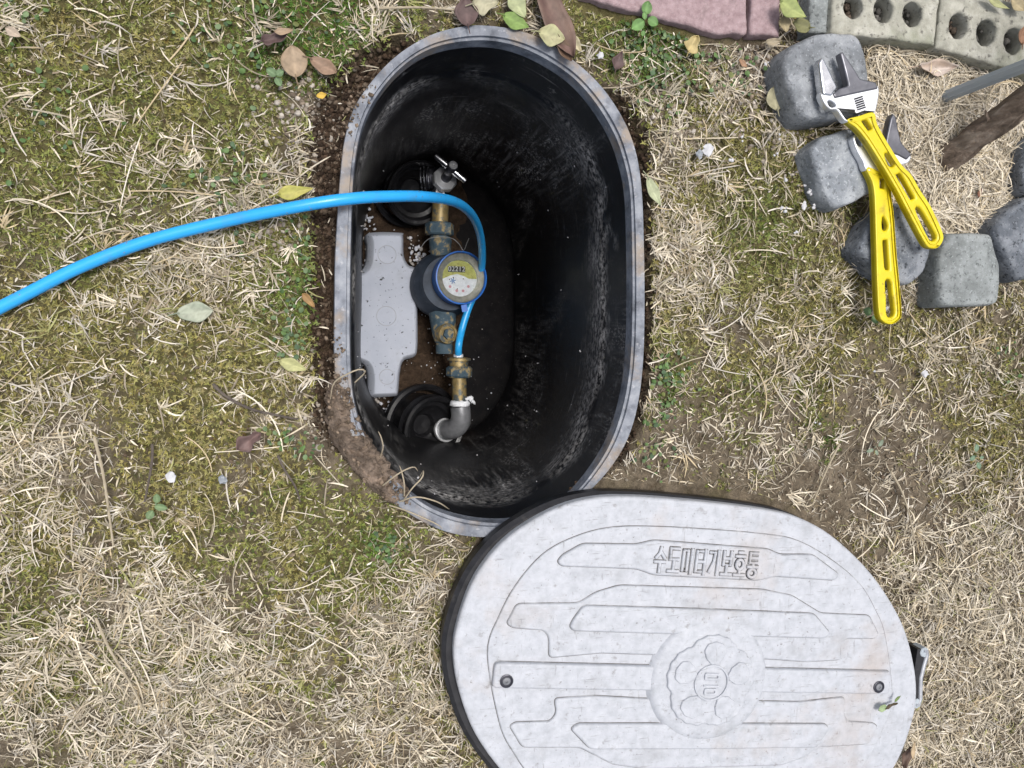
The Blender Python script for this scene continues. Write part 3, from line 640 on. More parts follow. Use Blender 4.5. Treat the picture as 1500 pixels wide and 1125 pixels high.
def make_clover():
    pts = []
    for cx_, cy_, r, n in [(455, 415, 40, 120), (440, 480, 35, 90), (450, 350, 30, 60), (425, 505, 20, 40), (960, 80, 45, 170), (1000, 100, 45, 130), (985, 40, 30, 60), (975, 545, 25, 110), (965, 600, 22, 70), (960, 670, 22, 60), (1090, 110, 25, 60), (410, 640, 18, 40), (565, 797, 16, 70), (330, 250, 50, 70), (400, 40, 60, 90), (60, 150, 60, 60), (450, 650, 20, 40), (920, 420, 20, 0), (1480, 530, 30, 40), (350, 320, 30, 30), (20, 20, 40, 40), (300, 40, 40, 60)]:
        for k in range(int(n * .55)): pts.append((rng.normal(cx_, r * 0.7), rng.normal(cy_, r * 0.7)))
    V, Q, C = [], [], []; i = 0
    for u, v in pts:
        p = P(u, v)
        if blocked(np.array([p.x]), np.array([p.y]))[0] or trench(np.array([p.x]), np.array([p.y]))[0] > .25: continue
        z = float(height(np.array([p.x]), np.array([p.y]))[0]) + random.uniform(0.003, 0.01); r = random.uniform(0.0018, 0.0042); col = np.array(random.choice([(0.07, 0.13, 0.04), (0.10, 0.17, 0.055), (0.065, 0.11, 0.055), (0.13, 0.19, 0.09), (0.12, 0.14, 0.04)])) * random.uniform(.8, 1.2)
        nrm = Vector((random.gauss(0, .35), random.gauss(0, .35), 1)).normalized(); q = nrm.to_track_quat('Z', 'Y')
        for k in range(8):
            a = k * math.pi / 4; w = q @ Vector((math.cos(a) * r, math.sin(a) * r * 0.85, 0.0006 * math.cos(2 * a))); V.append((p.x + w.x, p.y + w.y, z + w.z)); C.append(col)
        Q += [[i, i + 1, i + 2, i + 3], [i, i + 3, i + 4, i + 7], [i + 4, i + 5, i + 6, i + 7]]; i += 8
    fast_mesh('clover', np.array(V), np.array(Q), M_leaf, np.array(C), 'stuff', 'small round green weed leaves spreading in patches over the moss', 'weeds')
make_clover()

ICO_V = None
def ico():
    global ICO_V, ICO_F
    if ICO_V is None:
        bm = bmesh.new(); bmesh.ops.create_icosphere(bm, subdivisions=1, radius=1.0)
        ICO_V = np.array([v.co[:] for v in bm.verts]); ICO_F = np.array([[v.index for v in f.verts] for f in bm.faces]); bm.free()
    return ICO_V, ICO_F
def pebbles(name, pos, rad, C, mat, label, cat, flat=0.7, parent=None, kind='stuff'):
    IV, IF = ico(); n = len(pos); V = IV[None] * rng.uniform(0.7, 1.3, (n, len(IV), 1))
    s3 = rng.uniform(0.7, 1.2, (n, 1, 3)); s3[..., 2] *= flat; V = V * s3 * np.asarray(rad)[:, None, None]
    a = rng.uniform(0, 6.28, n); c, s_ = np.cos(a)[:, None], np.sin(a)[:, None]
    V = np.stack([V[..., 0] * c - V[..., 1] * s_, V[..., 0] * s_ + V[..., 1] * c, V[..., 2]], -1) + np.asarray(pos)[:, None]
    Q = (IF[None] + (np.arange(n) * len(IV))[:, None, None]).reshape(-1, 3)
    return fast_mesh(name, V.reshape(-1, 3), Q, mat, np.repeat(C, len(IV), 0) if C is not None else None, kind, label, cat, parent)
def make_crumbs():
    pos, rad, col = [], [], []
    def put(n, dens, cap, r0, r1, cols):
        XY = sample(n, dens, cap); X, Y = XY.T; T = trench(X, Y); r = r0 + (r1 - r0) * rng.random(n) ** 3
        Z = height(X, Y) - 0.035 * T + r * 0.3; pos.append(np.stack([X, Y, Z], 1)); rad.append(r); c = np.array(cols)[rng.integers(0, len(cols), n)] * rng.uniform(.7, 1.3, (n, 1)); col.append(c)
    put(9000, lambda X, Y: np.where(inside(X, Y, BOX_OUT), 0, trench(X, Y)), 1.0, 0.0008, 0.0048, [(0.05, 0.034, 0.023), (0.075, 0.05, 0.034), (0.035, 0.024, 0.017), (0.12, 0.09, 0.065)])
    def bare(X, Y): u, v = PX(X, Y); return np.clip(blobs(u, v, BARE) - .15, 0, 1) + 0.05
    put(4200, bare, 1.0, 0.0008, 0.004, [(0.2, 0.16, 0.115), (0.16, 0.12, 0.085), (0.27, 0.235, 0.185), (0.11, 0.08, 0.055)])
    def grit(X, Y): u, v = PX(X, Y); return np.clip(blobs(u, v, [(1125, 110, 45, 1), (1160, 200, 40, .5), (440, 165, 35, 1), (410, 330, 25, .7), (470, 620, 22, .9), (430, 250, 25, .5), (1000, 170, 40, .4), (480, 560, 18, .6)]), 0, 1)
    put(2200, grit, 1.0, 0.0008, 0.0045, [(0.34, 0.3, 0.25), (0.42, 0.38, 0.33), (0.25, 0.21, 0.17), (0.2, 0.16, 0.12)])
    pebbles('soil_crumbs', np.concatenate(pos), np.concatenate(rad), np.clip(np.concatenate(col), .01, 1), M_crumb, 'crumbs and clods of loose soil scattered on the lawn and along the dug edge', 'soil')
make_crumbs()

# ------------------------------------------------------------------ the meter box
ci = sum(BOX_IN, Vector()) / len(BOX_IN); NB = len(BOX_IN)
def loop(pts, z, inset=0.0):
    out = []
    for p in pts:
        d = Vector((p.x - ci.x, p.y - ci.y, 0)); L = d.length; out.append(Vector((ci.x, ci.y, z)) + d * ((L - inset) / L))
    return out
def match(a, b):
    """for every point of a the nearest point of outline b, kept in order"""
    return [min(b, key=lambda q: (q.x - p.x) ** 2 + (q.y - p.y) ** 2) for p in a]
FLOOR_Z = -0.70
box = thing('meter_box', (ci.x, ci.y, FLOOR_Z), 'black plastic oval water meter pit box sunk into the lawn', 'meter box')
dense_out = spline(PA(outer_px, RIM_Z), 900)
OUTM = match(BOX_IN, dense_out)
def strip(mb, loops, close=True):
    v = []; f = []; n = len(loops[0])
    for l in loops: v += l
    for i in range(len(loops) - 1):
        for k in range(n): f.append([i * n + k, i * n + (k + 1) % n, (i + 1) * n + (k + 1) % n, (i + 1) * n + k])
    return mb.add(v, f)
def between(t, z, wob=0.0): 
    return [Vector((a.x + (b.x - a.x) * t, a.y + (b.y - a.y) * t, z + wob * (vnoise(np.array([k * 0.21]), np.array([t * 3]), 4)[0] - .5))) for k, (a, b) in enumerate(zip(OUTM, BOX_IN))]
m = MB(); strip(m, [between(0, -0.12), between(0, 0.004), between(0.06, RIM_Z, .001), between(0.30, RIM_Z + .001, .001), between(0.55, RIM_Z, .001), between(0.78, RIM_Z - 0.0005, .001), between(0.82, RIM_Z - 0.005), between(1.0, RIM_Z - 0.006), loop(BOX_IN, -0.02, 0.001)])
rim = m.out('rim', M_rim, box)
tag(rim, 'grey weathered rim smeared with soil')
m = MB(); lv = [(-0.02, .001), (-0.06, .0015), (-0.10, .002), (-0.108, .003), (-0.114, .0062), (-0.122, .0072)]
lv += [(-0.122 - 0.52 * k / 14, .0072 + 0.0148 * k / 14) for k in range(1, 15)]
lv += [(-0.642 - 0.04 * k / 3, .022 + .001 * k) for k in range(1, 4)]
strip(m, [loop(BOX_IN, z, i) for z, i in lv])
m.out('wall', M_wall, box)
fl = loop(BOX_IN, -0.697, .043); m = MB(); strip(m, [loop(BOX_IN, -0.682 - 0.015 * math.sin(k / 5 * math.pi / 2), .025 + 0.018 * (1 - math.cos(k / 5 * math.pi / 2))) for k in range(6)]); m.add([Vector((ci.x, ci.y, FLOOR_Z))] + fl, [[0, 1 + k, 1 + (k + 1) % NB] for k in range(NB)])
m.out('floor', material('damp black plastic floor', [(0.006, 0.006, 0.007), (0.014, 0.013, 0.013)], 40, 8, 0.85, spec=0.08, patches=[((0.10, 0.09, 0.085), 150, 0.62, 0.75, 0.6)]), box)
# rubber collars round the pipes where they come through the box bottom
def collar(px, z, r, ax, name_label):
    o = P(px[0], px[1], z); a = Vector(ax).normalized()
    fl_ = MB().lathe([(r * 1.24, -.028), (r * 1.26, -.012), (r * 1.18, -.008), (r * 1.08, -.012), (r * 1.02, -.03)], o - a * .03, a, 56, True).out('collar_flange', M_cone, box)
    prof = [(r * .93, -.07), (r * .95, -.03), (r * 1.0, -.02), (r * .93, -.010), (r * 1.0, 0), (r * 1.01, .010), (r * .95, .014), (r * .86, .010), (r * .8, -.006), (r * .68, -.010), (r * .62, -.02), (r * .52, -.024), (r * .46, -.034), (r * .36, -.038), (r * .3, -.05), (0.0, -.052)]
    c = MB().lathe(prof, o, a, 56).out('pipe_collar', M_cone, box); tag(c, name_label); return o, a
cw1, ca1 = collar((634, 628), -0.585, S(50, -.585), (0.45, -.1, 1), 'stepped black rubber collar round the grey elbow')
cw2, ca2 = collar((612, 282), -0.60, S(46, -.6), (0.25, -.35, 1), 'black rubber collar behind the chrome valve')

# soil lying in the bottom of the box
def make_bed():
    st = 0.006; x0, x1 = min(p.x for p in fl) - .05, P(700, 500, -.66).x; y0, y1 = min(p.y for p in fl) - .05, max(p.y for p in fl) + .05
    xs = np.arange(x0, x1, st); ys = np.arange(y0, y1, st); X, Y = np.meshgrid(xs, ys); nx, ny = len(xs), len(ys); X = X.ravel(); Y = Y.ravel()
    W = loop(BOX_IN, 0, .018); ok = inside(X, Y, W)
    e = np.clip((P(694, 500, -.67).x - X) / 0.07 + (fbm(X * 14, Y * 14, 3) - .5) * 1.2, 0, 1)
    Z = -0.706 + e * 0.040 + e * (fbm(X * 30, Y * 30, 5) - .5) * 0.03 + e * (fbm(X * 120, Y * 120, 6) - .5) * 0.01
    n = fbm(X * 60, Y * 60, 12)[:, None]; C = np.array([[0.045, 0.03, 0.02]]) * (0.5 + n)
    i = np.arange(nx * ny).reshape(ny, nx); Q = np.stack([i[:-1, :-1].ravel(), i[:-1, 1:].ravel(), i[1:, 1:].ravel(), i[1:, :-1].ravel()], 1); Q = Q[ok[Q].all(1)]
    fast_mesh('pit_soil', np.stack([X, Y, Z], 1), Q, M_ground, C, 'stuff', 'dark damp soil lying in the bottom of the meter box', 'soil')
    bz = lambda X, Y: -0.665
    pos, rad = [], []
    for cx_, cy_, sx, sy, n_, r0 in [(540, 600, 14, 30, 210, .0045), (528, 560, 8, 20, 60, .004), (532, 330, 10, 14, 45, .004), (608, 372, 9, 14, 60, .004), (530, 370, 9, 14, 30, .004), (540, 690, 16, 10, 10, .003), (640, 560, 30, 35, 60, .0022), (625, 470, 14, 40, 30, .0018), (590, 262, 14, 12, 14, .0022), (570, 290, 30, 30, 14, .0022), (610, 690, 40, 12, 12, .002), (690, 580, 20, 60, 14, .002)]:
        for _ in range(n_):
            p = P(rng.normal(cx_, sx), rng.normal(cy_, sy), -0.655)
            if inside(np.array([p.x]), np.array([p.y]), W)[0]:
                pos.append(p); rad.append(r0 * rng.uniform(.3, 1.2))
    C = np.array([[.6, .62, .68], [.5, .5, .54], [.4, .37, .34]])[rng.integers(0, 3, len(pos))]
    pebbles('perlite', np.array([p[:] for p in pos]), np.array(rad), C, M_crumb, 'white perlite crumbs strewn over the soil in the meter box', 'perlite')
    pos, rad = [], []   # foam beads clinging to the wall
    for k in range(46):
        j = int(rng.integers(0, NB)); z = rng.uniform(-.66, -.05); ins = .003 if z > -.11 else .010 + .012 * (-z - .12) / .52
        q = loop([BOX_IN[j]], z, ins + .0008)[0]; pos.append(q[:]); rad.append(rng.uniform(.0006, .0019))
    pebbles('foam_beads', np.array(pos), np.array(rad), None, M_bead, 'tiny white foam beads clinging to the black pit wall', 'beads', flat=1.0)
make_bed()
def flake(px, z, r, label, seed):
    random.seed(seed); o = P(px[0][0], px[0][1], z); pts = spline(PA(px, z), 30)
    pts = [p + Vector((random.gauss(0, .0007), random.gauss(0, .0007), 0)) for p in pts]
    tag(MB().slab(pts, z - .004, z + .002, .0006, 2).out('foam_flake', M_white if r else M_foam, None, True, o), label, 'foam scrap', 'scraps of foam in the meter box')
M_flake = material('dirty white foam sheet', [(0.3, 0.31, 0.34), (0.5, 0.51, 0.55)], 60, 7, 0.85, bump=.6, bscale=160, bdist=.002)
M_white_keep = M_white; M_white = M_flake
flake([(537, 268), (545, 255), (556, 247), (573, 244), (570, 254), (556, 262), (543, 272)], -.655, 1, 'larger pale foam scrap above the blue hose in the box', 1)
flake([(517, 300), (524, 294), (536, 297), (530, 305), (520, 307)], -.655, 1, 'pale foam scrap just below the blue hose by the rim', 2)
flake([(514, 313), (524, 311), (533, 312), (526, 316), (516, 316)], -.655, 1, 'thin pale foam sliver by the rim above the grey block', 3)
flake([(622, 322), (630, 318), (632, 326), (625, 332), (621, 327)], -.65, 1, 'small pale foam scrap beside the brass pipe', 4)
flake([(541, 652), (546, 657), (548, 665), (543, 663)], -.655, 1, 'small pale scrap between rim and lower rubber collar', 5)
flake([(614, 686), (622, 684), (624, 692), (617, 695)], -.66, 1, 'small pale scrap below the lower rubber collar', 6)
M_white = M_white_keep

# ------------------------------------------------------------------ grey foam block
FB = -0.592
fb_px = [(538, 339), (587, 338), (592, 344), (593, 372), (599, 386), (612, 396), (613, 452), (613, 512), (606, 525), (592, 530), (587, 548), (584, 578), (576, 583), (542, 584), (538, 574), (538, 552), (533, 536), (520, 530), (515, 520), (514, 462), (515, 406), (521, 398), (531, 392), (536, 378), (537, 358)]
fb_c = P(564, 460, FB); foam = thing('foam_block', (fb_c.x, fb_c.y, -.665), 'speckled grey foam insulation block with a narrow tongue at each end', 'foam block')
_o = spline(PA(fb_px, FB), 140)
def inset_poly(pts, d, k=2):
    n = len(pts); out = []
    for i in range(n):
        t = (pts[(i + k) % n] - pts[i - k]).normalized(); nr = Vector((t.y, -t.x, 0))
        out.append(pts[i] + nr * d)
    return out
area = sum(_o[i - 1].x * _o[i].y - _o[i].x * _o[i - 1].y for i in range(len(_o)))
sg = -1 if area > 0 else 1
lp = [[Vector((p.x + sh, p.y, z)) for p in inset_poly(_o, d * sg)] for z, d, sh in ((-.668, -.001, 0), (-.640, .0, 0), (FB - .014, .0025, .001), (FB - .0035, .009, .004), (FB - .001, .0105, .004), (FB, .0122, .004))]
m = MB(); strip(m, lp); nO = len(_o); m.slab(lp[-1], FB - .003, FB, .0001, 1)
m.out('body', M_foam, foam)
M_mark = material('moulded foam mark', [(0.3, 0.31, 0.34), (0.4, 0.41, 0.44)], 60, 4, 0.85)
for (u, v), r in (((567, 373), 13), ((566, 463), 14), ((567, 552), 11)):
    MB().lathe([(S(r, FB) - .0007, 0), (S(r, FB) - .0004, .0007), (S(r, FB) + .0004, .0007), (S(r, FB) + .0007, 0)], P(u, v, FB), (0, 0, 1), 40, True).out('mould_ring', M_mark, foam)

# ------------------------------------------------------------------ chrome valve with its brass pipe and union nut
PIPE_Z = -0.575
valve = thing('angle_valve', P(646, 285, -.66), 'chrome angle valve with T handle on a corroded brass pipe', 'valve')
p_top, p_mid, p_nut, p_end = P(647, 272, PIPE_Z), P(645, 296, PIPE_Z), P(644, 328, PIPE_Z), P(644, 347, PIPE_Z)
axp = (p_end - p_mid).normalized()
MB().tube([P(646, 292, PIPE_Z), p_nut], S(12, PIPE_Z), 20).out('pipe', M_brass, valve)
nut = prism(p_nut, axp, S(21, PIPE_Z), -.002, S(17, PIPE_Z), 8, .003).out('union_nut', M_teal, valve)
prism(P(646, 274, PIPE_Z), axp, S(12.5, PIPE_Z), 0, S(17, PIPE_Z), 6, .0015, .2).out('hex_nut', M_chrome, valve)
body_c = P(648, 262, -.585)
MB().lathe([(0, -.032), (.016, -.028), (.026, -.016), (.029, 0), (.026, .016), (.018, .026), (0, .03)], body_c, (0.3, .15, 1), 32).out('body', M_steel, valve)
MB().tube([body_c, P(640, 262, -.588), P(626, 261, -.592)], [.02, .022, .024], 28).out('inlet_socket', M_steel, valve)
for k, (u, r) in enumerate(((630, 19), (624, 20), (619, 19))):
    q = P(u, 262, -.59); MB().lathe([(S(r, -.59) - .0025, -.002), (S(r, -.59), -.001), (S(r, -.59), .001), (S(r, -.59) - .0025, .002)], q, (1, .05, .25), 36, True).out('collar_ring', M_chrome, valve)
bon = Vector((0.22, 0.28, 1)).normalized()
bc = P(652, 262, -.548)
prism(bc, bon, S(18.5, -.548), -.012, .004, 8, .002, .3).out('bonnet', M_satin, valve)
MB().lathe([(.0105, 0), (.0105, .012), (.0085, .016), (.0085, .034)], bc + bon * .003, bon, 24).out('stem', M_steel, valve)
hc = P(662, 245, -.505)
MB().lathe([(.0, -.02), (.0105, -.02), (.0115, -.012), (.0115, .004), (.0095, .008), (.0, .0085)], hc, bon, 28).out('handle_hub', M_steel, valve)
MB().lathe([(.0, 0), (.0088, 0), (.0086, .0015), (.003, .0018), (.0025, .0008), (0, .0008)], hc + bon * .0085, bon, 24).out('hub_cap', M_satin, valve)
a, b = P(638, 228, -.508), P(682, 265, -.508); d = (b - a).normalized()
MB().tube([a - d * .001, a, a + d * .002, b - d * .002, b, b + d * .001], [.0035, .0062, .0066, .0066, .0062, .0035], 16).out('handle_bar', M_chrome, valve)

# ------------------------------------------------------------------ water meter
meter = thing('water_meter', P(652, 425, -.665), 'navy cast water meter with a round dial under a blue ring', 'water meter')
mc = P(650, 418, -.585)
cap_c = P(675.5, 407, -.505); cap_ax = Vector((0.16, 0.02, 1)).normalized(); RC = S(39.5, -.505)
MB().lathe([(0, -.075), (.035, -.072), (.058, -.055), (.0685, -.03), (.071, -.005), (.068, .018), (.060, .034), (.056, .05)], mc, (0.13, .04, 1), 48).out('body', M_navy, meter)
MB().tube([P(646, 345, PIPE_Z), P(645, 352, PIPE_Z), P(645, 360, PIPE_Z), P(646, 374, PIPE_Z), P(647, 395, PIPE_Z)], [S(13, PIPE_Z), S(17, PIPE_Z), S(16, PIPE_Z), S(15, PIPE_Z), S(24, PIPE_Z)], 28).out('inlet_neck', M_teal, meter)
MB().tube([P(648, 440, PIPE_Z), P(648, 456, PIPE_Z), P(649, 470, PIPE_Z), P(650, 490, PIPE_Z), P(650, 502, PIPE_Z)], [S(27, PIPE_Z), S(21, PIPE_Z), S(19, PIPE_Z), S(17, PIPE_Z), S(13, PIPE_Z)], 28).out('outlet_neck', M_teal, meter)
MB().tube([P(650, 500, PIPE_Z), P(651, 508, PIPE_Z), P(651, 518, PIPE_Z)], [S(11.5, PIPE_Z), S(13, PIPE_Z), S(12.5, PIPE_Z)], 28).out('outlet_end', M_teal, meter)
sp_c = P(656, 489, -.548); sp_ax = Vector((.35, -.1, 1)).normalized()
plug = MB().lathe([(S(15, -.548), -.02), (S(15.5, -.548), -.002), (S(14.5, -.548), .002), (S(11, -.548), .0025), (S(10.5, -.548), -.0005), (0, -.0005)], sp_c, sp_ax, 36).out('strainer_plug', M_brass, meter)
prism(sp_c, sp_ax, S(8.5, -.548), -.001, .006, 6, .001).out('hex_head', M_teal, plug)
ring = MB().lathe([(RC * .90, -.034), (RC * .985, -.03), (RC * 1.0, .0), (RC * .99, .004), (RC * .955, .0045), (RC * .93, .002), (RC * .93, -.01)], cap_c, cap_ax, 64, True).out('cap_ring', M_blue, meter)
# small hinge lug on the ring
hl = P(680, 452, -.51)
prism(hl, (0.2, -1, -.1), S(6, -.51), -.008, .006, 4, 0, .78).out('hinge', M_blue, meter)
bez = MB().lathe([(RC * .93, -.002), (RC * .90, .0), (RC * .72, -.006), (RC * .69, -.0065), (RC * .685, -.011)], cap_c, cap_ax, 64)
bez.f = [q for q in bez.f if len(q) == 4]
bez.out('bezel', M_bezel, meter)
dq = cap_ax.to_track_quat('Z', 'Y'); vx = Vector((1, 0.0, 0)); vx = (vx - cap_ax * vx.dot(cap_ax)).normalized(); vy = cap_ax.cross(vx)
def dl(x, y, h): return cap_c + vx * (x * RC) + vy * (y * RC) + cap_ax * h
D0 = -.011
m = MB(); m.add([dl(.69 * math.cos(t), .69 * math.sin(t), D0) for t in np.linspace(0, 2 * math.pi, 48, endpoint=False)], [list(range(48))])
dial = m.out('dial', M_dialw, meter); tag(dial, 'grimy round dial with a row of black counter digits')
arc = [dl(.675 * math.cos(t), .675 * math.sin(t), D0 + .0004) for t in np.linspace(-.02, math.pi * 1.0 + .06, 30)]
edge_ = [dl(-.35, .10, D0 + .0004), dl(-.1, .16, D0 + .0004), dl(.18, .08, D0 + .0004), dl(.35, -.01, D0 + .0004)]
MB().add(arc + edge_, [list(range(len(arc) + len(edge_)))]).out('upper_card', M_dialy, dial)
def quad(x0, y0, x1, y1, h, name, mat): 
    return MB().add([dl(x0, y0, h), dl(x1, y0, h), dl(x1, y1, h), dl(x0, y1, h)], [[0, 1, 2, 3]]).out(name, mat, dial)
quad(-.46, .225, .22, .44, D0 + .0008, 'counter_window', M_black)
def text_mesh(s, size):
    cu = bpy.data.curves.new('t', 'FONT'); cu.body = s; cu.size = size; cu.align_x = 'CENTER'; cu.align_y = 'CENTER'; cu.extrude = 0.0001
    o = bpy.data.objects.new('t', cu); COL.objects.link(o); bpy.context.view_layer.update()
    me = bpy.data.meshes.new_from_object(o.evaluated_get(bpy.context.evaluated_depsgraph_get()))
    r = ([v.co.copy() for v in me.vertices], [list(p.vertices) for p in me.polygons]); bpy.data.objects.remove(o); bpy.data.curves.remove(cu); bpy.data.meshes.remove(me); return r
for k, ch in enumerate('02212'):
    v, f = text_mesh(ch, .26)
    MB().add([dl(-.39 + .135 * k + q.x, .335 + q.y, D0 + .0012) for q in v], f).out('digit', M_white, dial, False)
for k in range(3):
    t = k * math.pi / 3 + .2
    MB().add([dl(-.27 + sx * .12 * math.cos(t) - sy * .022 * math.sin(t), -.10 + sx * .12 * math.sin(t) + sy * .022 * math.cos(t), D0 + .0005 + k * .0001) for sx, sy in ((-1, -1), (1, -1), (1, 1), (-1, 1))], [[0, 1, 2, 3]]).out('star_wheel_arm', M_print, dial)
for (x, y) in ((-.38, -.32), (-.12, -.47), (.13, -.47), (.34, -.3)):
    MB().add([dl(x + .055 * math.cos(t), y + .055 * math.sin(t), D0 + .0006) for t in np.linspace(0, 2 * math.pi, 14, endpoint=False)], [list(range(14))]).out('pointer_disc', M_pink, dial)
for (x, y) in ((-.4, -.05), (.14, -.02), (-.1, -.4), (-.25, .02)):
    MB().add([dl(x + .025 * math.cos(t), y + .025 * math.sin(t), D0 + .0007) for t in np.linspace(0, 2 * math.pi, 10, endpoint=False)], [list(range(10))]).out('pointer_pin', M_black, dial)
M_glass = bpy.data.materials.new('dial glass'); M_glass.use_nodes = True
_g = M_glass.node_tree.nodes['Principled BSDF']; _g.inputs['Base Color'].default_value = (.95, .97, .95, 1); _g.inputs['Roughness'].default_value = .08; _g.inputs['Transmission Weight'].default_value = 1.0; _g.inputs['IOR'].default_value = 1.12
_ng = M_glass.node_tree.nodes.new('ShaderNodeTexNoise'); _ng.inputs['Scale'].default_value = 90; _rg = M_glass.node_tree.nodes.new('ShaderNodeMapRange'); _rg.inputs[3].default_value = .05; _rg.inputs[4].default_value = .2
M_glass.node_tree.links.new(_ng.outputs[0], _rg.inputs[0]); M_glass.node_tree.links.new(_rg.outputs[0], _g.inputs['Roughness'])
m = MB(); m.add([dl(.70 * math.cos(t), .70 * math.sin(t), -.0062) for t in np.linspace(0, 2 * math.pi, 48, endpoint=False)], [list(range(48))]); m.out('glass', M_glass, meter)
# sealing wire looped round the inlet
w = [P(u, v, z) for u, v, z in ((613, 386, -.55), (614, 372, -.54), (619, 359, -.538), (628, 350, -.535), (640, 347, -.532), (652, 347, -.532), (664, 350, -.535), (673, 358, -.535), (679, 367, -.535), (684, 356, -.53), (687, 349, -.525))]
tag(MB().tube(spline(w, 50, False), .0008, 6).out('sealing_wire', M_wire, None, True, w[0]), 'thin bare wire looped round the meter inlet', 'wire')

# ------------------------------------------------------------------ brass riser with elbow
riser = thing('elbow_pipe', P(672, 610, -.66), 'grey elbow pipe with a brass neck and blue green nut below the meter', 'pipe fitting')
RZ = -0.56
e0, e1, e2 = P(672.5, 585, RZ), P(673, 556, RZ), P(672, 538, RZ); ax2 = (e1 - e0).normalized()
MB().tube([P(673, 592, RZ), P(672.5, 552, RZ)], S(11, RZ), 20).out('brass_pipe', M_brass, riser)
prism(P(672.5, 553, RZ), ax2, S(19.5, RZ), 0, S(17, RZ), 8, .004).out('union_nut', M_teal, riser)
MB().lathe([(S(14, RZ), 0), (S(14, RZ), .012), (S(17.5, RZ), .013), (S(17.5, RZ), .018), (S(14, RZ), .019), (S(12, RZ), .02)], P(672, 537, RZ), ax2, 32).out('flange', M_brass, riser)
prism(P(671.5, 526, RZ + .004), ax2, S(7, RZ), 0, .011, 6, .001).out('hose_connector', M_white, riser)
MB().tube([P(671, 522, RZ + .006), P(671.5, 514, RZ + .008)], [.005, .0042], 14).out('hose_barb', M_white, riser)
rg = random.Random(4); m = MB()
m.lathe([(S(12, RZ), -.002), (S(14.5, RZ), .0), (S(15.5, RZ), .005), (S(14, RZ), .010), (S(11.5, RZ), .011)], P(673.5, 594, RZ), ax2, 28)
m.tube(spline([P(682, 585, RZ + .012), P(689, 583, RZ + .014), P(692, 588, RZ + .013), P(696, 592, RZ + .01)], 12, False), [.003, .004, .0045, .0048, .005, .005, .0048, .004, .0038, .003, .002, .001], 8)
m.v = [v + Vector((rg.gauss(0, .0006), rg.gauss(0, .0006), rg.gauss(0, .0006))) for v in m.v]
m.out('thread_tape', M_ptfe, riser)
el = spline([P(674, 596, RZ), P(675, 606, RZ), P(674.5, 617, RZ - .004), P(668, 626, RZ - .014), P(659, 629, RZ - .030), P(652, 630, RZ - .048)], 22, False)
MB().tube(el, [S(15, RZ)] * 7 + [S(15.5, RZ)] * 15, 28).out('elbow', M_zinc, riser)
eax = (el[-1] - el[-3]).normalized()
MB().lathe([(S(15.2, RZ - .04), 0), (S(18, RZ - .04), 0), (S(18.5, RZ - .04), .004), (S(17.5, RZ - .04), .009), (S(14, RZ - .04), .009)], el[-1] - eax * .004, eax, 36, True).out('collar_ring', M_satin, riser)
MB().tube([el[-1], el[-1] + eax * .03, P(648, 632, -.66)], S(14, -.6), 20).out('ground_pipe', M_rubber, riser)

# ------------------------------------------------------------------ blue hose
hp = [(671.5, 518, -.55), (672, 505, -.54), (676, 485, -.552), (685, 455, -.555), (697, 425, -.552), (705, 395, -.52), (706, 365, -.45), (701, 335, -.36), (688, 311, -.25), (664, 295, -.14), (620, 288, -.04), (560, 288, .012), (505, 292, .034), (440, 302, .036), (340, 322, .022), (220, 352, .015), (120, 390, .012), (40, 430, .011), (-40, 472, .011), (-140, 530, .012), (-260, 590, .012)]
hw = [P(*q) for q in hp]
hr = [.0075] * 260
tag(MB().tube(spline(hw, 260, False), hr, 20).out('blue_hose', M_hose, None, True, P(500, 292, .02)), 'bright blue hose curving out of the box across the lawn', 'hose')

# ------------------------------------------------------------------ the lid
lid = thing('box_lid', (lc.x, lc.y, 0.0), 'weathered white oval metal lid with cast lettering lying beside the open box', 'lid')
def LW(pts): return [lid_world(p) for p in pts]
PT = 0.050
plate = MB().slab(LW(lid_ring(0)), 0.024, PT, .005, 4).out('top_plate', M_lid, lid)
m = MB(); rimL = [lid_ring(q) for q in (-.014, .003, .006, .006, .0, -.014)]
strip(m, [[lid_world((p[0] - .008, p[1] - .003), z) for p in l] for l, z in zip(rimL, (.012, .010, .014, .031, .036, .035))])
m.out('rubber_rim', M_rubber, lid)
def rib(pts_local, h=.0032, base=PT, name='rib', mat=None, n=0, bev=.003, outlined=True):
    o = spline([(x, y, 0) for x, y in pts_local], n) if n else [Vector((x, y, 0)) for x, y in pts_local]
    if outlined:
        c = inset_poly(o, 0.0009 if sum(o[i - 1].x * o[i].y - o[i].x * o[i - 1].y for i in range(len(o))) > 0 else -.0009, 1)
        MB().slab(LW(c), base - .002, base + .0004, .0001, 1).out('dark_outline', M_outline, plate)  # slightly wider dark slab, shows as a thin line round the rib foot
    return MB().slab(LW(o), base - .002, base + h, bev, 3).out(name, mat or M_lid, plate)
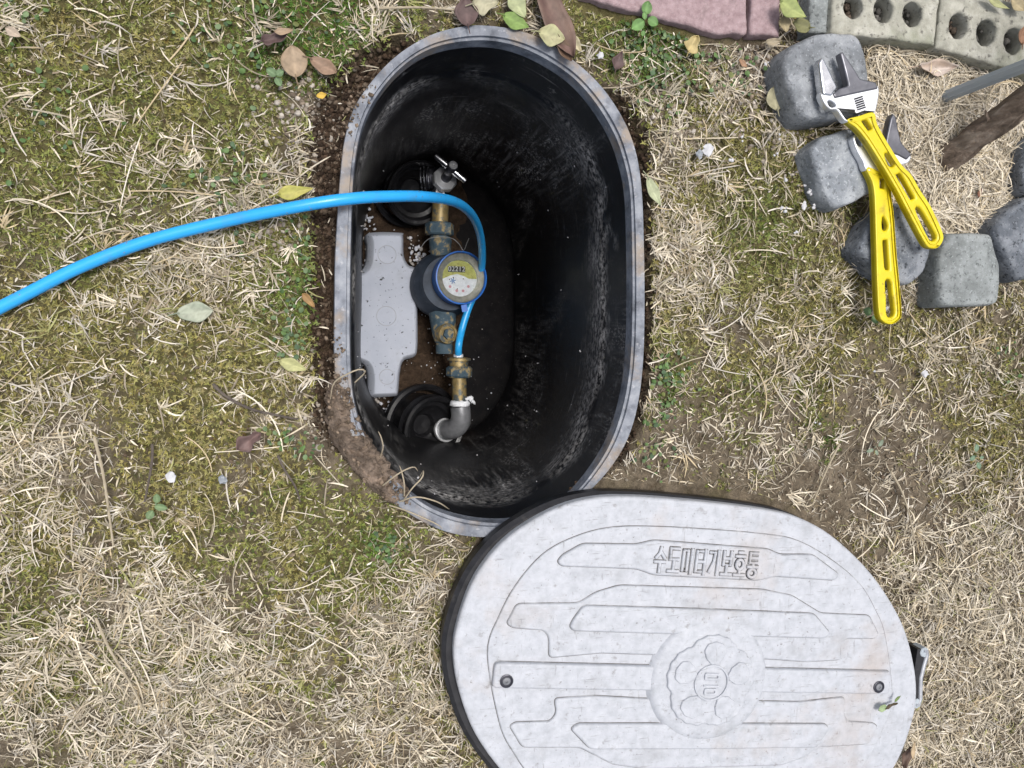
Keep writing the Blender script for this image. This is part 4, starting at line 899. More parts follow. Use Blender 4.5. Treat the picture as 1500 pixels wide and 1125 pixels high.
# the slightly raised oval field
fld_px = [(709, 1006), (714, 957), (731, 902), (758, 853), (798, 809), (847, 784), (897, 772), (960, 771), (1035, 775), (1109, 781), (1163, 790), (1212, 816), (1257, 853), (1281, 892), (1296, 932), (1304, 985)]
fl_l = [lid_local(*p) for p in fld_px]
FLD = fl_l[1:-1] + mirror(fl_l[1:-1])
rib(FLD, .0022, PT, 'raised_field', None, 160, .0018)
FT = PT + .0022
def corners(pts, r=0.007):
    """straight-sided outline with rounded corners, ready to extrude"""
    out = []; n = len(pts)
    for i in range(n):
        p, a_, b_ = Vector((*pts[i], 0)), Vector((*pts[i - 1], 0)), Vector((*pts[(i + 1) % n], 0))
        da, db = (a_ - p), (b_ - p); k = min(r, da.length * .45, db.length * .45); A, B = p + da.normalized() * k, p + db.normalized() * k
        for q in range(6): t = q / 5; out.append(tuple((A * (1 - t) ** 2 + p * 2 * t * (1 - t) + B * t * t)[:2]))
    return out
tp = [(815, 822), (822, 812), (852, 795), (931, 796), (956, 790), (1123, 803), (1140, 811), (1188, 811), (1227, 840), (1220, 849), (1133, 843), (1109, 849), (956, 841), (931, 832), (822, 828)]
tp_l = [lid_local(*p) for p in tp]
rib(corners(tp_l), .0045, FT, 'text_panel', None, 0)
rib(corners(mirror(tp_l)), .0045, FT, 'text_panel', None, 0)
rb = [(832, 915), (837, 905), (852, 884), (1020, 889), (1188, 896), (1212, 925), (1203, 932), (1094, 929), (1040, 927), (963, 925), (838, 921)]
rb_l = [lid_local(*p) for p in rb]
arch = [(741, 912), (756, 883), (846, 882), (872, 866), (906, 856), (1010, 859), (1114, 862), (1158, 871), (1200, 897), (1271, 900), (1285, 929), (1278, 934), (1236, 934), (1228, 945), (1230, 965)]
ar_l = [lid_local(*p) for p in arch]
ar_full = ar_l + [lid_local(*p) for p in ((1180, 968), (1094, 962), (1035, 960), (968, 958), (880, 955), (803, 962), (803, 932), (796, 922), (750, 918))]
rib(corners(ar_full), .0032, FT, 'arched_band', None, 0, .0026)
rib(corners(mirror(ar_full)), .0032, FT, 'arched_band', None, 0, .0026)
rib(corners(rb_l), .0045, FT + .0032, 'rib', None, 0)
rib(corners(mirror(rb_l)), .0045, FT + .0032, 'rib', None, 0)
x0, x1 = lid_local(721, 990)[0], lid_local(1298, 1000)[0]
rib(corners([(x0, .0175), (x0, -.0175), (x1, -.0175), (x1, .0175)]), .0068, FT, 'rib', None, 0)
MEDZ = FT + .0100; EMR = .088
med = MB().lathe([(EMR * 1.07, -.012), (EMR * 1.01, -.004), (EMR * .96, -.001), (EMR * .9, .0), (0, .0)], lid_world((0, 0), MEDZ), (0, 0, 1), 72).out('medallion', M_lid, plate)
def petal_curve(rad, scal, n=150, ph=math.pi / 2, k=5, notch=.13):
    out = []
    for i in range(n):
        t = 2 * math.pi * i / n; c = abs(math.cos(k * (t - ph) / 2)); r = rad * (1 - notch + notch * c ** .6) + scal * math.cos(25 * t)
        out.append((r * math.cos(t), r * math.sin(t)))
    return out
MB().slab(LW(petal_curve(.068, .0008)), MEDZ - .003, MEDZ + .0040, .0026, 3).out('flower_emblem', M_lid, plate)
# five petals with scalloped edges and the centre disc, each a raised pad on the flower
for k in range(5):
    a0 = math.pi / 2 + k * 2 * math.pi / 5; pts = []
    for i in range(72):
        t = 2 * math.pi * i / 72; rr = 1 + .025 * math.cos(9 * t); x = .0425 + .0165 * rr * math.cos(t); y = .0200 * rr * math.sin(t) * (0.8 + .2 * math.cos(t))
        pts.append((x * math.cos(a0) - y * math.sin(a0), x * math.sin(a0) + y * math.cos(a0)))
    MB().slab(LW(pts), MEDZ, MEDZ + .0066, .0016, 3).out('petal', M_lid, plate)
circ = lambda r, n=48: [(r * math.cos(2 * math.pi * i / n), r * math.sin(2 * math.pi * i / n)) for i in range(n)]
MB().plate(LW(circ(.0265)), MEDZ, MEDZ + .0066, .001, holes=[LW(circ(.0235))[::-1]], res=2).out('emblem_ring', M_lid, plate)
def rrect(cx_, cy_, hx, hy, r):
    out = []
    for sx, sy, a0 in ((1, 1, 0), (-1, 1, 90), (-1, -1, 180), (1, -1, 270)):
        for k in range(5):
            t = math.radians(a0 + k * 22.5); out.append((cx_ + sx * (hx - r) + r * math.cos(t), cy_ + sy * (hy - r) + r * math.sin(t)))
    return out
MB().plate(LW(rrect(0, .009, .012, .0052, .003)), MEDZ, MEDZ + .0066, .0008, holes=[LW(rrect(0, .009, .0085, .0018, .0012))[::-1]], res=2).out('emblem_letter', M_lid, plate)
MB().slab(LW(rrect(0, -.0045, .012, .0013, .001)), MEDZ, MEDZ + .0066, .0005, 2).out('emblem_letter', M_lid, plate)
MB().plate(LW(rrect(0, -.013, .010, .005, .003)), MEDZ, MEDZ + .0066, .0008, holes=[LW(rrect(0, -.013, .0066, .0018, .0012))[::-1]], res=2).out('emblem_letter', M_lid, plate)
# screws
for u, v in ((740, 993), (1281, 1002)):
    p = lid_local(u, v); c = lid_world(p, FT + .0068)
    sc = MB().lathe([(.0092, -.001), (.0092, .0012), (.0078, .0016), (.0066, .0004)], c, (0, 0, 1), 32).out('screw', M_steel, plate)
    MB().lathe([(.0056, 0), (.005, .0016), (.002, .002), (.0016, .0008), (0, .0008)], c, (0, 0, 1), 24).out('screw_head', M_zinc, sc)
# the cast words, each letter from its strokes (x right, y up, both 0..1)
def arcp(cx_, cy_, rx, ry, n=16): return [(cx_ + rx * math.cos(2 * math.pi * k / n), cy_ + ry * math.sin(2 * math.pi * k / n)) for k in range(n + 1)]
LET = [
 [[(.5, 1), (.42, .78), (.08, .58)], [(.47, .84), (.92, .58)], [(.0, .42), (1, .42)], [(.5, .42), (.5, .0)]],
 [[(.92, 1), (.12, 1), (.12, .55), (.92, .55)], [(.52, .5), (.52, .08)], [(0, .06), (1, .06)]],
 [[(.08, .95), (.08, .12), (.52, .12), (.52, .95), (.08, .95)], [(.92, 1), (.92, .0)]],
 [[(.62, .95), (.08, .95), (.08, .1), (.62, .1)], [(.08, .52), (.6, .52)], [(.92, 1), (.92, 0)], [(.7, .52), (.92, .52)]],
 [[(.08, .93), (.56, .93), (.5, .55), (.1, .12)], [(.92, 1), (.92, 0)]],
 [[(.14, 1), (.14, .45), (.88, .45), (.88, 1)], [(.14, .72), (.88, .72)], [(.5, .42), (.5, .08)], [(0, .05), (1, .05)]],
 [[(.32, 1), (.7, 1)], [(.04, .84), (.96, .84)], arcp(.5, .5, .36, .2), [(.5, .28), (.5, .08)], [(0, .05), (1, .05)]],
 [[(.9, 1), (.14, 1), (.14, .6), (.9, .6)], [(.14, .8), (.88, .8)], [(.52, .57), (.52, .45)], [(0, .42), (1, .42)], arcp(.5, .15, .4, .17)],
]
ta, tb = lid_local(954, 817), lid_local(1108, 826)
for k, strokes in enumerate(LET):
    w_ = (tb[0] - ta[0]) / 8; cxk = ta[0] + (k + .5) * w_; cyk = ta[1] + (tb[1] - ta[1]) * (k + .5) / 8
    m = MB()
    for s_i, s_ in enumerate(strokes):
        pts = [lid_world((cxk + (x - .5) * w_ * .74, cyk + (y - .5) * .034), FT + .0051 + s_i * .00012) for x, y in s_]
        m.tube(pts, [.0023] * len(pts), 10)
        for p in pts: m.lathe([(0, -.0023), (.0016, -.0016), (.0023, 0), (.0016, .0016), (0, .0023)], p, (0, 0, 1), 10)
    m.out('letter', M_lid, plate)
    g_ = MB()      # dark outline round the letter foot
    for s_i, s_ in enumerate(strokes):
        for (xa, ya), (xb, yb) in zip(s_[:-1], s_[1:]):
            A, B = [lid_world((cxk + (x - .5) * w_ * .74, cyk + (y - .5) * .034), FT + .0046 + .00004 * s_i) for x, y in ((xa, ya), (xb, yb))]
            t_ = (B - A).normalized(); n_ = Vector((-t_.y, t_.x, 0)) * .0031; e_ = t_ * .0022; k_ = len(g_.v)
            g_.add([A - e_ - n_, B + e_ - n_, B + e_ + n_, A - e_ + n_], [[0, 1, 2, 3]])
    g_.out('dark_outline', M_outline, plate)
# hinge latch on the right end
lx = .361
def lbox(mb, x, y, z, hx, hy, hz): return mb.box(lid_world((x, y), z), _ax * hx, _ay * hy, (0, 0, hz))
lat = lbox(MB(), lx + .004, 0, .026, .007, .046, .012).out('latch', M_rubber, lid, False)
m = MB(); m.tube([lid_world((lx + .008, .043), .036), lid_world((lx + .014, .043), .036), lid_world((lx + .016, .036), .036), lid_world((lx + .013, .018), .036), lid_world((lx + .011, 0), .036), lid_world((lx + .013, -.018), .036), lid_world((lx + .016, -.034), .036), lid_world((lx + .014, -.043), .036), lid_world((lx + .008, -.043), .036)], .0042, 10)
m.out('handle_loop', M_latch, lat)
for s_ in (1, -1): prism(lid_world((lx + .010, .041 * s_), .03), (0, 0, 1), .008, -.012, .009, 8, .001).out('lug', M_stake, lat)

# ------------------------------------------------------------------ wrenches
def wrench(z0, label, grip, slots, parts, base_px):
    t = thing('adjustable_wrench', P(*base_px, z0), label, 'wrench', 'yellow adjustable wrenches')
    th = .0125
    g = MB().plate(spline(PA(grip, z0 + th), 110), z0, z0 + th, .0035, holes=[spline(PA(q, z0 + th), 30) for q in slots], res=4).out('grip', M_yellow, t)
    go = spline(PA(grip, z0 + th), 110); sgn = 1 if sum(go[i - 1].x * go[i].y - go[i].x * go[i - 1].y for i in range(110)) > 0 else -1
    MB().plate(go, z0 + .002, z0 + th + .0016, .0013, holes=[inset_poly(go, -.0048 * sgn, 1)[::-1]], res=3).out('grip_edge', M_yellow, t)
    for name, px, za, zb, mat, bev, holes in parts:
        o = PA(px, z0 + zb); o = spline(o, 90)
        MB().plate(o, z0 + za, z0 + zb, bev, holes=[spline(PA(q, z0 + zb), 24) for q in holes], res=3).out(name, mat, t)
    return t
def dense(px, k=3):
    """corner-keeping outline for straight-sided tool parts"""
    out = []; n = len(px)
    for i in range(n):
        a_, b_ = px[i], px[(i + 1) % n]
        for t in (.08, .5, .92): out.append((a_[0] + (b_[0] - a_[0]) * t, a_[1] + (b_[1] - a_[1]) * t))
    return out
g1 = [(1240, 176), (1258, 170), (1279, 165), (1284, 181), (1297, 205), (1319, 240), (1334, 256), (1348, 280), (1363, 303), (1379, 338), (1381, 351), (1373, 363), (1361, 363), (1353, 354), (1334, 319), (1312, 277), (1284, 230), (1268, 205), (1254, 188)]
s1 = [dense([(1263, 177), (1270, 175), (1279, 188), (1273, 191)]), [(1297, 226), (1302, 225), (1311, 237), (1309, 244), (1302, 241)], dense([(1313, 256), (1320, 253), (1341, 290), (1335, 293)]), [(1342, 306), (1348, 304), (1360, 323), (1372, 345), (1370, 352), (1363, 351), (1352, 330)]]
h1 = [('head', [(1205, 132), (1203, 140), (1209, 153), (1217, 160), (1226, 161), (1240, 178), (1258, 173), (1280, 167), (1286, 150), (1288, 131), (1283, 124), (1262, 127), (1240, 132), (1224, 134), (1214, 128)], .0006, .0135, M_satin, .002, [[(1213, 149), (1217, 147), (1224, 152), (1224, 156), (1217, 157)]]),
      ('fixed_jaw', dense([(1200, 92), (1204, 84), (1208, 87), (1217, 106), (1227, 128), (1219, 140), (1206, 138), (1203, 118)]), .001, .0165, M_chrome, .0025, []),
      ('movable_jaw', dense([(1231, 78), (1235, 75), (1243, 87), (1253, 102), (1261, 115), (1284, 120), (1287, 130), (1254, 137), (1223, 144), (1220, 137), (1230, 129), (1243, 125), (1238, 104)]), .002, .0150, M_jaw, .0025, []),
      ('maker_patch', dense([(1248, 143), (1262, 139), (1268, 161), (1254, 166)]), .0128, .0142, M_satin, .0003, [])]
w1 = wrench(.0535, 'upper adjustable wrench, its yellow slotted handle crossing over the other', g1, s1, h1, (1310, 250))
for k in range(6):   # knurled worm in its window
    a_, b_ = (1250 + .9 * k + 1, 145.5 + 3.1 * k), (1263 + .9 * k, 141.5 + 3.1 * k)
    MB().tube([P(*a_, .0535 + .0140), P(*b_, .0535 + .0140)], .0012, 8).out('worm_thread', M_steel if k % 2 else M_black, w1)
g2 = [(1268, 246), (1287, 251), (1304, 262), (1305, 285), (1309, 318), (1313, 373), (1317, 414), (1320, 459), (1316, 469), (1306, 475), (1295, 472), (1287, 460), (1284, 414), (1282, 345), (1279, 276)]
s2 = [dense([(1290, 261), (1297, 261), (1296, 276), (1290, 275)]), [(1295, 317), (1301, 329), (1299, 337), (1294, 336), (1293, 325)], dense([(1294, 352), (1300, 351), (1303, 396), (1297, 394)]), [(1298, 412), (1305, 411), (1308, 432), (1311, 458), (1306, 465), (1300, 461), (1299, 436)]]
h2 = [('head', [(1250, 205), (1251, 199), (1257, 196), (1263, 200), (1268, 208), (1290, 212), (1310, 216), (1325, 226), (1335, 228), (1331, 238), (1318, 244), (1304, 264), (1288, 253), (1270, 250), (1264, 236), (1255, 220)], .0006, .0135, M_satin, .002, [[(1254, 205), (1257, 202), (1262, 206), (1262, 214), (1257, 212)]]),
      ('movable_jaw', dense([(1305, 173), (1309, 166), (1313, 171), (1317, 192), (1321, 208), (1336, 226), (1329, 234), (1316, 227), (1300, 222), (1298, 206)]), .002, .0155, M_jaw, .0025, []),
      ('fixed_jaw', dense([(1258, 148), (1262, 140), (1266, 144), (1271, 170), (1276, 196), (1268, 206), (1259, 200), (1256, 175)]), .001, .0135, M_chrome, .0025, [])]
wrench(.0375, 'lower adjustable wrench pointing straight down under the other', g2, s2, h2, (1300, 370))

# ------------------------------------------------------------------ cobbles, bricks and pavers
def cobble(key):
    px, h, mat, label = stones_px[key]; o = STONES[key]; c = sum(o, Vector()) / len(o); n = len(o); m = MB(); rows = []
    seed = ord(key)
    for z, s_ in ((-.04, 1.0), (-.01, 1.02), (h * .25, 1.02), (h * .5, 1.01), (h * .74, 1.005), (h * .88, .985), (h * .97, .945), (h, .895), (h + .0006, .72), (h + .0015, .5), (h + .0015, .25)):
        row = []
        for p in o:
            q = c + (p - c) * s_; nz = fbm(np.array([q.x * 45 + z * 30]), np.array([q.y * 45 + z * 20]), seed)[0] - .5; n2 = fbm(np.array([q.x * 14 + z * 9]), np.array([q.y * 14]), seed + 5)[0] - .5
            d = (p - c).normalized(); row.append(Vector((q.x + d.x * (nz * .006 + n2 * .006) * min(1, s_ + .1), q.y + d.y * (nz * .006 + n2 * .006), z + nz * .004 + n2 * .008 * (z > h * .6))))
        rows.append(row)
    strip(m, rows); m.f.append([(len(rows) - 1) * n + k for k in range(n)])
    ob = m.out('cobblestone', mat, None, True, (c.x, c.y, 0)); tag(ob, label, 'stone', 'cobbles ringing the straw')
    sub = ob.modifiers.new('sub', 'SUBSURF'); sub.levels = 1; sub.render_levels = 1
for k in stones_px: cobble(k)
def rough_block(name, px, z0, z1, mat, label, cat, group=None, holes=(), bev=.004):
    o = PA(px, z1); n = []
    for i in range(len(o)):
        a_, b_ = o[i], o[(i + 1) % len(o)]; K = max(3, int((b_ - a_).length / .004)); t = (b_ - a_).normalized(); nr = Vector((t.y, -t.x, 0))
        for k in range(K):
            p = a_.lerp(b_, k / K); n.append(p + nr * (fbm(np.array([p.x * 70]), np.array([p.y * 70]), 33)[0] - .5) * .006)
    m = MB().plate(n, z0, z1, bev, holes=holes, res=2); c = sum(o, Vector()) / len(o)
    return tag(m.out(name, mat, None, True, (c.x, c.y, 0)), label, cat, group)
def oval(cx_, cy_, rx, ry, z, a=0.0, seed=0):
    pts = []; rr = random.Random(seed)
    for k in range(20):
        t = 2 * math.pi * k / 20; e = 1 + rr.gauss(0, .03); x, y = rx * e * math.cos(t), ry * e * math.sin(t); pts.append((cx_ + x * math.cos(a) - y * math.sin(a), cy_ + x * math.sin(a) + y * math.cos(a)))
    return spline(PA(pts, z), 36)
BZ = .036
b1h = [oval(1251, 10, 14, 17, BZ, 0, 1), oval(1295, 14, 14, 19, BZ, 0, 2), oval(1338, 20, 14, 18.5, BZ, 0, 3)]
b2h = [oval(1406, 37, 14, 18.5, BZ, .1, 4), oval(1447, 47, 14.5, 20, BZ, .1, 5), oval(1487, 59, 14, 20, BZ, .15, 6)]
rough_block('cement_brick', brick1_px, -.02, BZ, M_cement, 'mossy three hole cement brick nearer the grey concrete piece', 'brick', 'cement bricks edging the bed', b1h)
rough_block('cement_brick', brick2_px, -.02, BZ - .001, M_cement, 'three hole cement brick in the upper right corner above the pole', 'brick', 'cement bricks edging the bed', b2h)
pos, rad, col = [], [], []
for i, hl_ in enumerate(b1h + b2h):
    c = sum(hl_, Vector()) / len(hl_)
    for k in range(60):
        a_, r = rng.uniform(0, 6.28), .013 * math.sqrt(rng.random()); pos.append((c.x + r * math.cos(a_), c.y + 1.2 * r * math.sin(a_), rng.uniform(-.004, .014))); rad.append(rng.uniform(.002, .0055)); col.append(np.array((.12, .115, .105) if i % 3 else (.09, .07, .055)) * rng.uniform(.6, 1.5))
pebbles('brick_hole_soil', np.array(pos), np.array(rad), np.array(col), M_crumb, 'grey soil filling the holes of the cement bricks', 'soil')
rough_block('paver', paver1_px, -.03, .010, M_paver, 'larger pink concrete paver at the top edge behind the seedling', 'paver', 'pink pavers at the top edge')
rough_block('paver', paver2_px, -.03, .012, M_paver, 'narrow pink paver at the top edge beside the big green leaf', 'paver', 'pink pavers at the top edge')
rough_block('concrete_piece', slab_px, -.03, .026, M_st4, 'short grey concrete piece between the green leaf and the cement brick', 'concrete')

# ------------------------------------------------------------------ plastic pole and shrub trunk
pb = P(1375, 145, 0); pole = thing('garden_pole', pb, 'grey plastic pole standing in the straw by the trunk', 'pole')
rp = S(9.6); m = MB(); v = []; K = 24; dirp = Vector((.012, .0, 1)).normalized()
rows = [[pb + dirp * z + Vector((math.cos(2 * math.pi * k / K), math.sin(2 * math.pi * k / K), 0)) * rp * (1 + .06 * math.cos(8 * 2 * math.pi * k / K)) for k in range(K)] for z in [-.05] + list(np.linspace(0.0, .72, 24))]
strip(m, rows); m.f.append([(len(rows) - 1) * K + k for k in range(K)]); m.out('shaft', M_stake, pole)
MB().lathe([(rp * 1.12, 0), (rp * 1.12, .018), (rp * .9, .022), (0, .023)], pb + dirp * .715, dirp, 24).out('end_cap', M_rubber, pole)
t0 = P(1379, 240, 0); t1 = P(1500, 147, .115); shrub = thing('shrub', t0, 'leaning bare shrub with a rough brown bark trunk, base among the straw', 'shrub')
dt = (t1 - t0); path = [t0 - dt * .5] + [t0 + dt * k for k in (0, .15, .3, .45, .6, .8, 1.0, 1.3, 1.7, 2.2, 2.8, 3.4, 4.0)]
rgt = random.Random(3); path = [p + Vector((rgt.gauss(0, .002), rgt.gauss(0, .002), 0)) for p in path]
pp = spline(path, 90, False); rt = [S(21.5) * (1.08 - .45 * min(1, k / 90)) for k in range(90)]
m = MB(); m.tube(pp, rt, 40)
for i, v in enumerate(m.v):
    ring_i, ang = divmod(i, 40); c = pp[min(ring_i, 89)]; d = v - c; tt = ang / 40 * 2 * math.pi
    k1 = fbm(np.array([math.cos(tt) * 2.2 + ring_i * .05]), np.array([math.sin(tt) * 2.2 + ring_i * .03]), 55)[0] - .5; k2 = fbm(np.array([ang * .55]), np.array([ring_i * .12]), 57)[0] - .5
    m.v[i] = c + d * (1 + .5 * k1 + .28 * k2)
m.out('trunk', M_bark, shrub)
def side(i, dx, n=5, r0=.008):
    a_ = pp[i]; pts = [a_ + Vector(dx) * (k / n) + Vector((rgt.gauss(0, .008), rgt.gauss(0, .008), 0)) * (k > 0) for k in range(n + 1)]
    MB().tube(spline(pts, 14, False), [r0 * (1 - .75 * k / 13) for k in range(14)], 8).out('branch', M_bark, shrub)
side(88, (.12, .05, .3)); side(86, (.2, -.1, .22)); side(80, (-.02, .16, .2)); side(74, (.1, -.14, .16), r0=.006); side(89, (.02, -.02, .32), r0=.01)
MB().tube([pp[22] + Vector((-.018, .006, .012)), pp[22] + Vector((-.03, .016, .02))], [.003, .0015], 6).out('twig_stub', M_bark, shrub)

# ------------------------------------------------------------------ fallen leaves
def leaf(u, v, L, W, ang, col, label, z=None, curl=.25, tip=.35, wav=.1, name='fallen_leaf', cat='leaf', tilt=(0, 0), stem=True, col2=None, seed=0, group='fallen leaves'):
    """a leaf blade L x W pixels, its tip pointing along ang (degrees, photograph sense: 0 right, 90 up)"""
    if z is None: z = .013
    c = P(u, v, z); l, w = S(L, z), S(W, z); a = math.radians(ang); rr = random.Random(seed + int(u * 7 + v)); NU, NV = 13, 9; vv = []; cc = []
    ph = rr.uniform(0, 6)
    for i in range(NU):
        s_ = i / (NU - 1); half = w / 2 * (math.sin(math.pi * s_ ** (1 - tip * .5)) ** (.62 + tip * .4)) * (1 + wav * math.sin(9 * s_ + ph)) if 0 < s_ < 1 else w * .012
        for j in range(NV):
            t = j / (NV - 1) * 2 - 1; x = (s_ - .5) * l; y = half * t
            zz = curl * w * (t * t * .45) + wav * w * .35 * math.sin(5 * s_ + ph + 2 * t) * abs(t) + curl * l * .25 * (2 * s_ - 1) ** 2 - .10 * w * math.exp(-(t * 6) ** 2) * 0
            zz += tilt[0] * x + tilt[1] * y
            vv.append(Vector((c.x + x * math.cos(a) - y * math.sin(a), c.y + x * math.sin(a) + y * math.cos(a), max(z + zz, z - .004))))
            k = .85 if abs(t) < .15 else 1.0; vein = 1.0 - .13 * (abs(math.sin(s_ * 22 + abs(t) * 4)) > .93)
            base = Vector(col); 
            if col2 is not None: base = base.lerp(Vector(col2), max(0, min(1, .5 + 1.2 * (vnoise(np.array([s_ * 4 + seed]), np.array([t * 2 + 3]), seed + 2)[0] - .5))))
            cc.append([q * vein * (1.18 if abs(t) < .12 else 1.0) for q in base])
    f = [[i * NV + j, i * NV + j + 1, (i + 1) * NV + j + 1, (i + 1) * NV + j] for i in range(NU - 1) for j in range(NV - 1)]
    if stem:
        e = Vector((c.x - l / 2 * math.cos(a), c.y - l / 2 * math.sin(a), z + .003 + curl * l * .2)); k0 = len(vv); mb = MB(); mb.tube([e + Vector((math.cos(a), math.sin(a), 0)) * l * .1, e, e - Vector((math.cos(a + .2), math.sin(a + .2), .1)) * l * .25], [.0007, .0009, .0006], 5)
        vv += mb.v; f += [[q + k0 for q in ff] for ff in mb.f]; cc += [list(Vector(col) * .8)] * len(mb.v)
    o = build(name, vv, f, M_leaf, None, True, c, cc)
    md = o.modifiers.new('thickness', 'SOLIDIFY'); md.thickness = .0006
    return tag(o, label, cat, group)
TAN = (.27, .2, .13); BR = (.13, .085, .06); PUR = (.10, .065, .062); PALE = (.36, .36, .24); PG = (.27, .32, .17); YG = (.36, .36, .08)
leaf(431, 91, 44, 36, 95, TAN, 'upright oval tan leaf left of the box top', curl=.12, tip=.1, wav=.03, col2=(.34, .26, .18))
leaf(474, 97, 40, 22, -25, (.24, .16, .11), 'slim tan brown leaf touching the dug soil', curl=.2, tip=.15)
leaf(403, 57, 38, 18, 20, PUR, 'folded dark brown leaf above the oval tan leaf', curl=.5, tip=.5, wav=.25)
leaf(416, 46, 26, 10, 10, (.33, .24, .16), 'pale tan leaf edge lying over the dark folded leaf', z=.022, curl=.2, stem=False)
leaf(471, 140, 15, 9, 15, (.55, .36, .06), 'tiny orange yellow leaf on the dug soil', curl=.2, stem=False)
leaf(433, 281, 50, 19, 12, YG, 'yellow green leaf tucked against the hose beside the box', curl=.2, tip=.7, col2=(.42, .38, .12))
leaf(286, 457, 48, 28, 5, (.30, .34, .26), 'pale grey green leaf alone on the left lawn', curl=.12, tip=.15, col2=(.36, .38, .3))
leaf(429, 535, 40, 18, -20, (.38, .38, .18), 'pale yellow green leaf near the left rim', curl=.2, tip=.4)
leaf(452, 440, 26, 11, -50, (.28, .17, .07), 'small brown leaf beside the left rim', curl=.3, stem=False)
leaf(366, 645, 40, 22, 35, PUR, 'crumpled purplish leaf scrap on bare soil at left', curl=.6, wav=.4, stem=False, col2=(.2, .13, .12))
leaf(683, 18, 42, 34, 95, PUR, 'dark purplish brown leaf above the box rim', curl=.15, tip=.3, wav=.08)
leaf(710, 6, 40, 28, 10, (.38, .36, .25), 'pale crinkled leaf at the top edge above the box', curl=.25, wav=.25)
leaf(758, 8, 42, 26, -60, (.33, .36, .2), 'pale green leaf at the top edge', curl=.2, tip=.3)
leaf(755, 32, 42, 24, -20, (.17, .26, .07), 'fresh green leaf lying against the box rim', curl=.15, tip=.5)
leaf(813, 30, 120, 44, -65, (.17, .115, .09), 'long brown strap leaf reaching down to the rim', curl=.3, tip=.2, col2=(.12, .07, .06), z=.015)
leaf(807, 53, 42, 30, -10, (.40, .40, .22), 'round pale yellow green leaf on the rim edge', z=.022, curl=.2, tip=.1, col2=(.32, .3, .18))
leaf(826, 72, 42, 22, -60, (.12, .075, .05), 'dark brown leaf hanging on the rim under the pale one', z=.018, curl=.3)
leaf(843, 66, 28, 14, -60, (.42, .38, .26), 'curled cream leaf edge just outside the rim', curl=.6)
leaf(957, 281, 48, 18, -62, (.35, .38, .24), 'pale green pointed leaf beside the right rim', curl=.2, tip=.5)
leaf(1135, 145, 38, 32, 100, (.33, .31, .2), 'round pale olive leaf touching the largest cobble', curl=.1, tip=.05, wav=.03)
leaf(1013, 66, 30, 24, 60, (.42, .34, .16), 'small yellowish leaf beyond the seedling', curl=.3, wav=.25)
leaf(905, 90, 30, 18, 70, PUR, 'dark purple leaf scrap right of the box top', curl=.3, wav=.2)
leaf(1088, 93, 18, 9, -40, (.3, .18, .11), 'tiny brown leaf scrap left of the largest cobble', curl=.2, stem=False)
leaf(1160, 14, 52, 30, -25, (.24, .29, .10), 'big green leaf lying over the paver edge', z=.036, curl=.15, tip=.6, col2=(.3, .33, .13))
leaf(1149, 36, 26, 20, -80, (.3, .25, .15), 'small tan leaf under the big green leaf', z=.02, curl=.2)
leaf(1173, 38, 32, 24, 170, (.16, .16, .07), 'dull olive leaf under the big green leaf', z=.022, curl=.2)
leaf(1131, 62, 28, 12, 10, (.33, .28, .2), 'thin tan leaf in front of the narrow paver', curl=.4)
leaf(1365, 101, 74, 24, 3, (.42, .32, .25), 'curled cream and tan leaf on the straw', z=.02, curl=.6, tip=.1, wav=.25, col2=(.5, .44, .4))
leaf(1458, 5, 50, 12, -20, (.35, .36, .18), 'narrow green leaf on the corner brick', z=.045, curl=.3)
leaf(1488, 6, 40, 24, -35, (.36, .3, .18), 'tan leaf on the corner brick at the frame edge', z=.045, curl=.3)
leaf(1497, 52, 34, 20, 80, (.27, .15, .09), 'rust brown leaf by the last brick hole', z=.045, curl=.3)
leaf(1325, 1106, 40, 20, 70, (.1, .065, .05), 'dark brown leaf beside the lid at the bottom edge', curl=.5, wav=.3)
leaf(1337, 1098, 34, 9, 85, (.4, .31, .2), 'cream curled leaf edge beside the lid at the bottom edge', z=.024, curl=.3, stem=False)
leaf(1304, 1033, 26, 7, 20, (.08, .06, .035), 'dark shrivelled leaf scrap on the lid', z=.060, curl=.4, wav=.4, stem=False)
leaf(1292, 1037, 18, 14, 200, (.28, .36, .2), 'small pale green leaf lying on the lid', z=.061, curl=.2, stem=False)
leaf(1314, 1023, 16, 6, 40, (.14, .2, .07), 'small green shred on the lid', z=.062, curl=.3, stem=False)
leaf(1434, 283, 16, 8, 70, (.2, .08, .05), 'small reddish scrap in the straw below the trunk', z=.02, curl=.4, stem=False)
leaf(20, 48, 20, 12, -30, (.4, .33, .26), 'small pinkish tan leaf scrap near the left edge', curl=.2, stem=False)
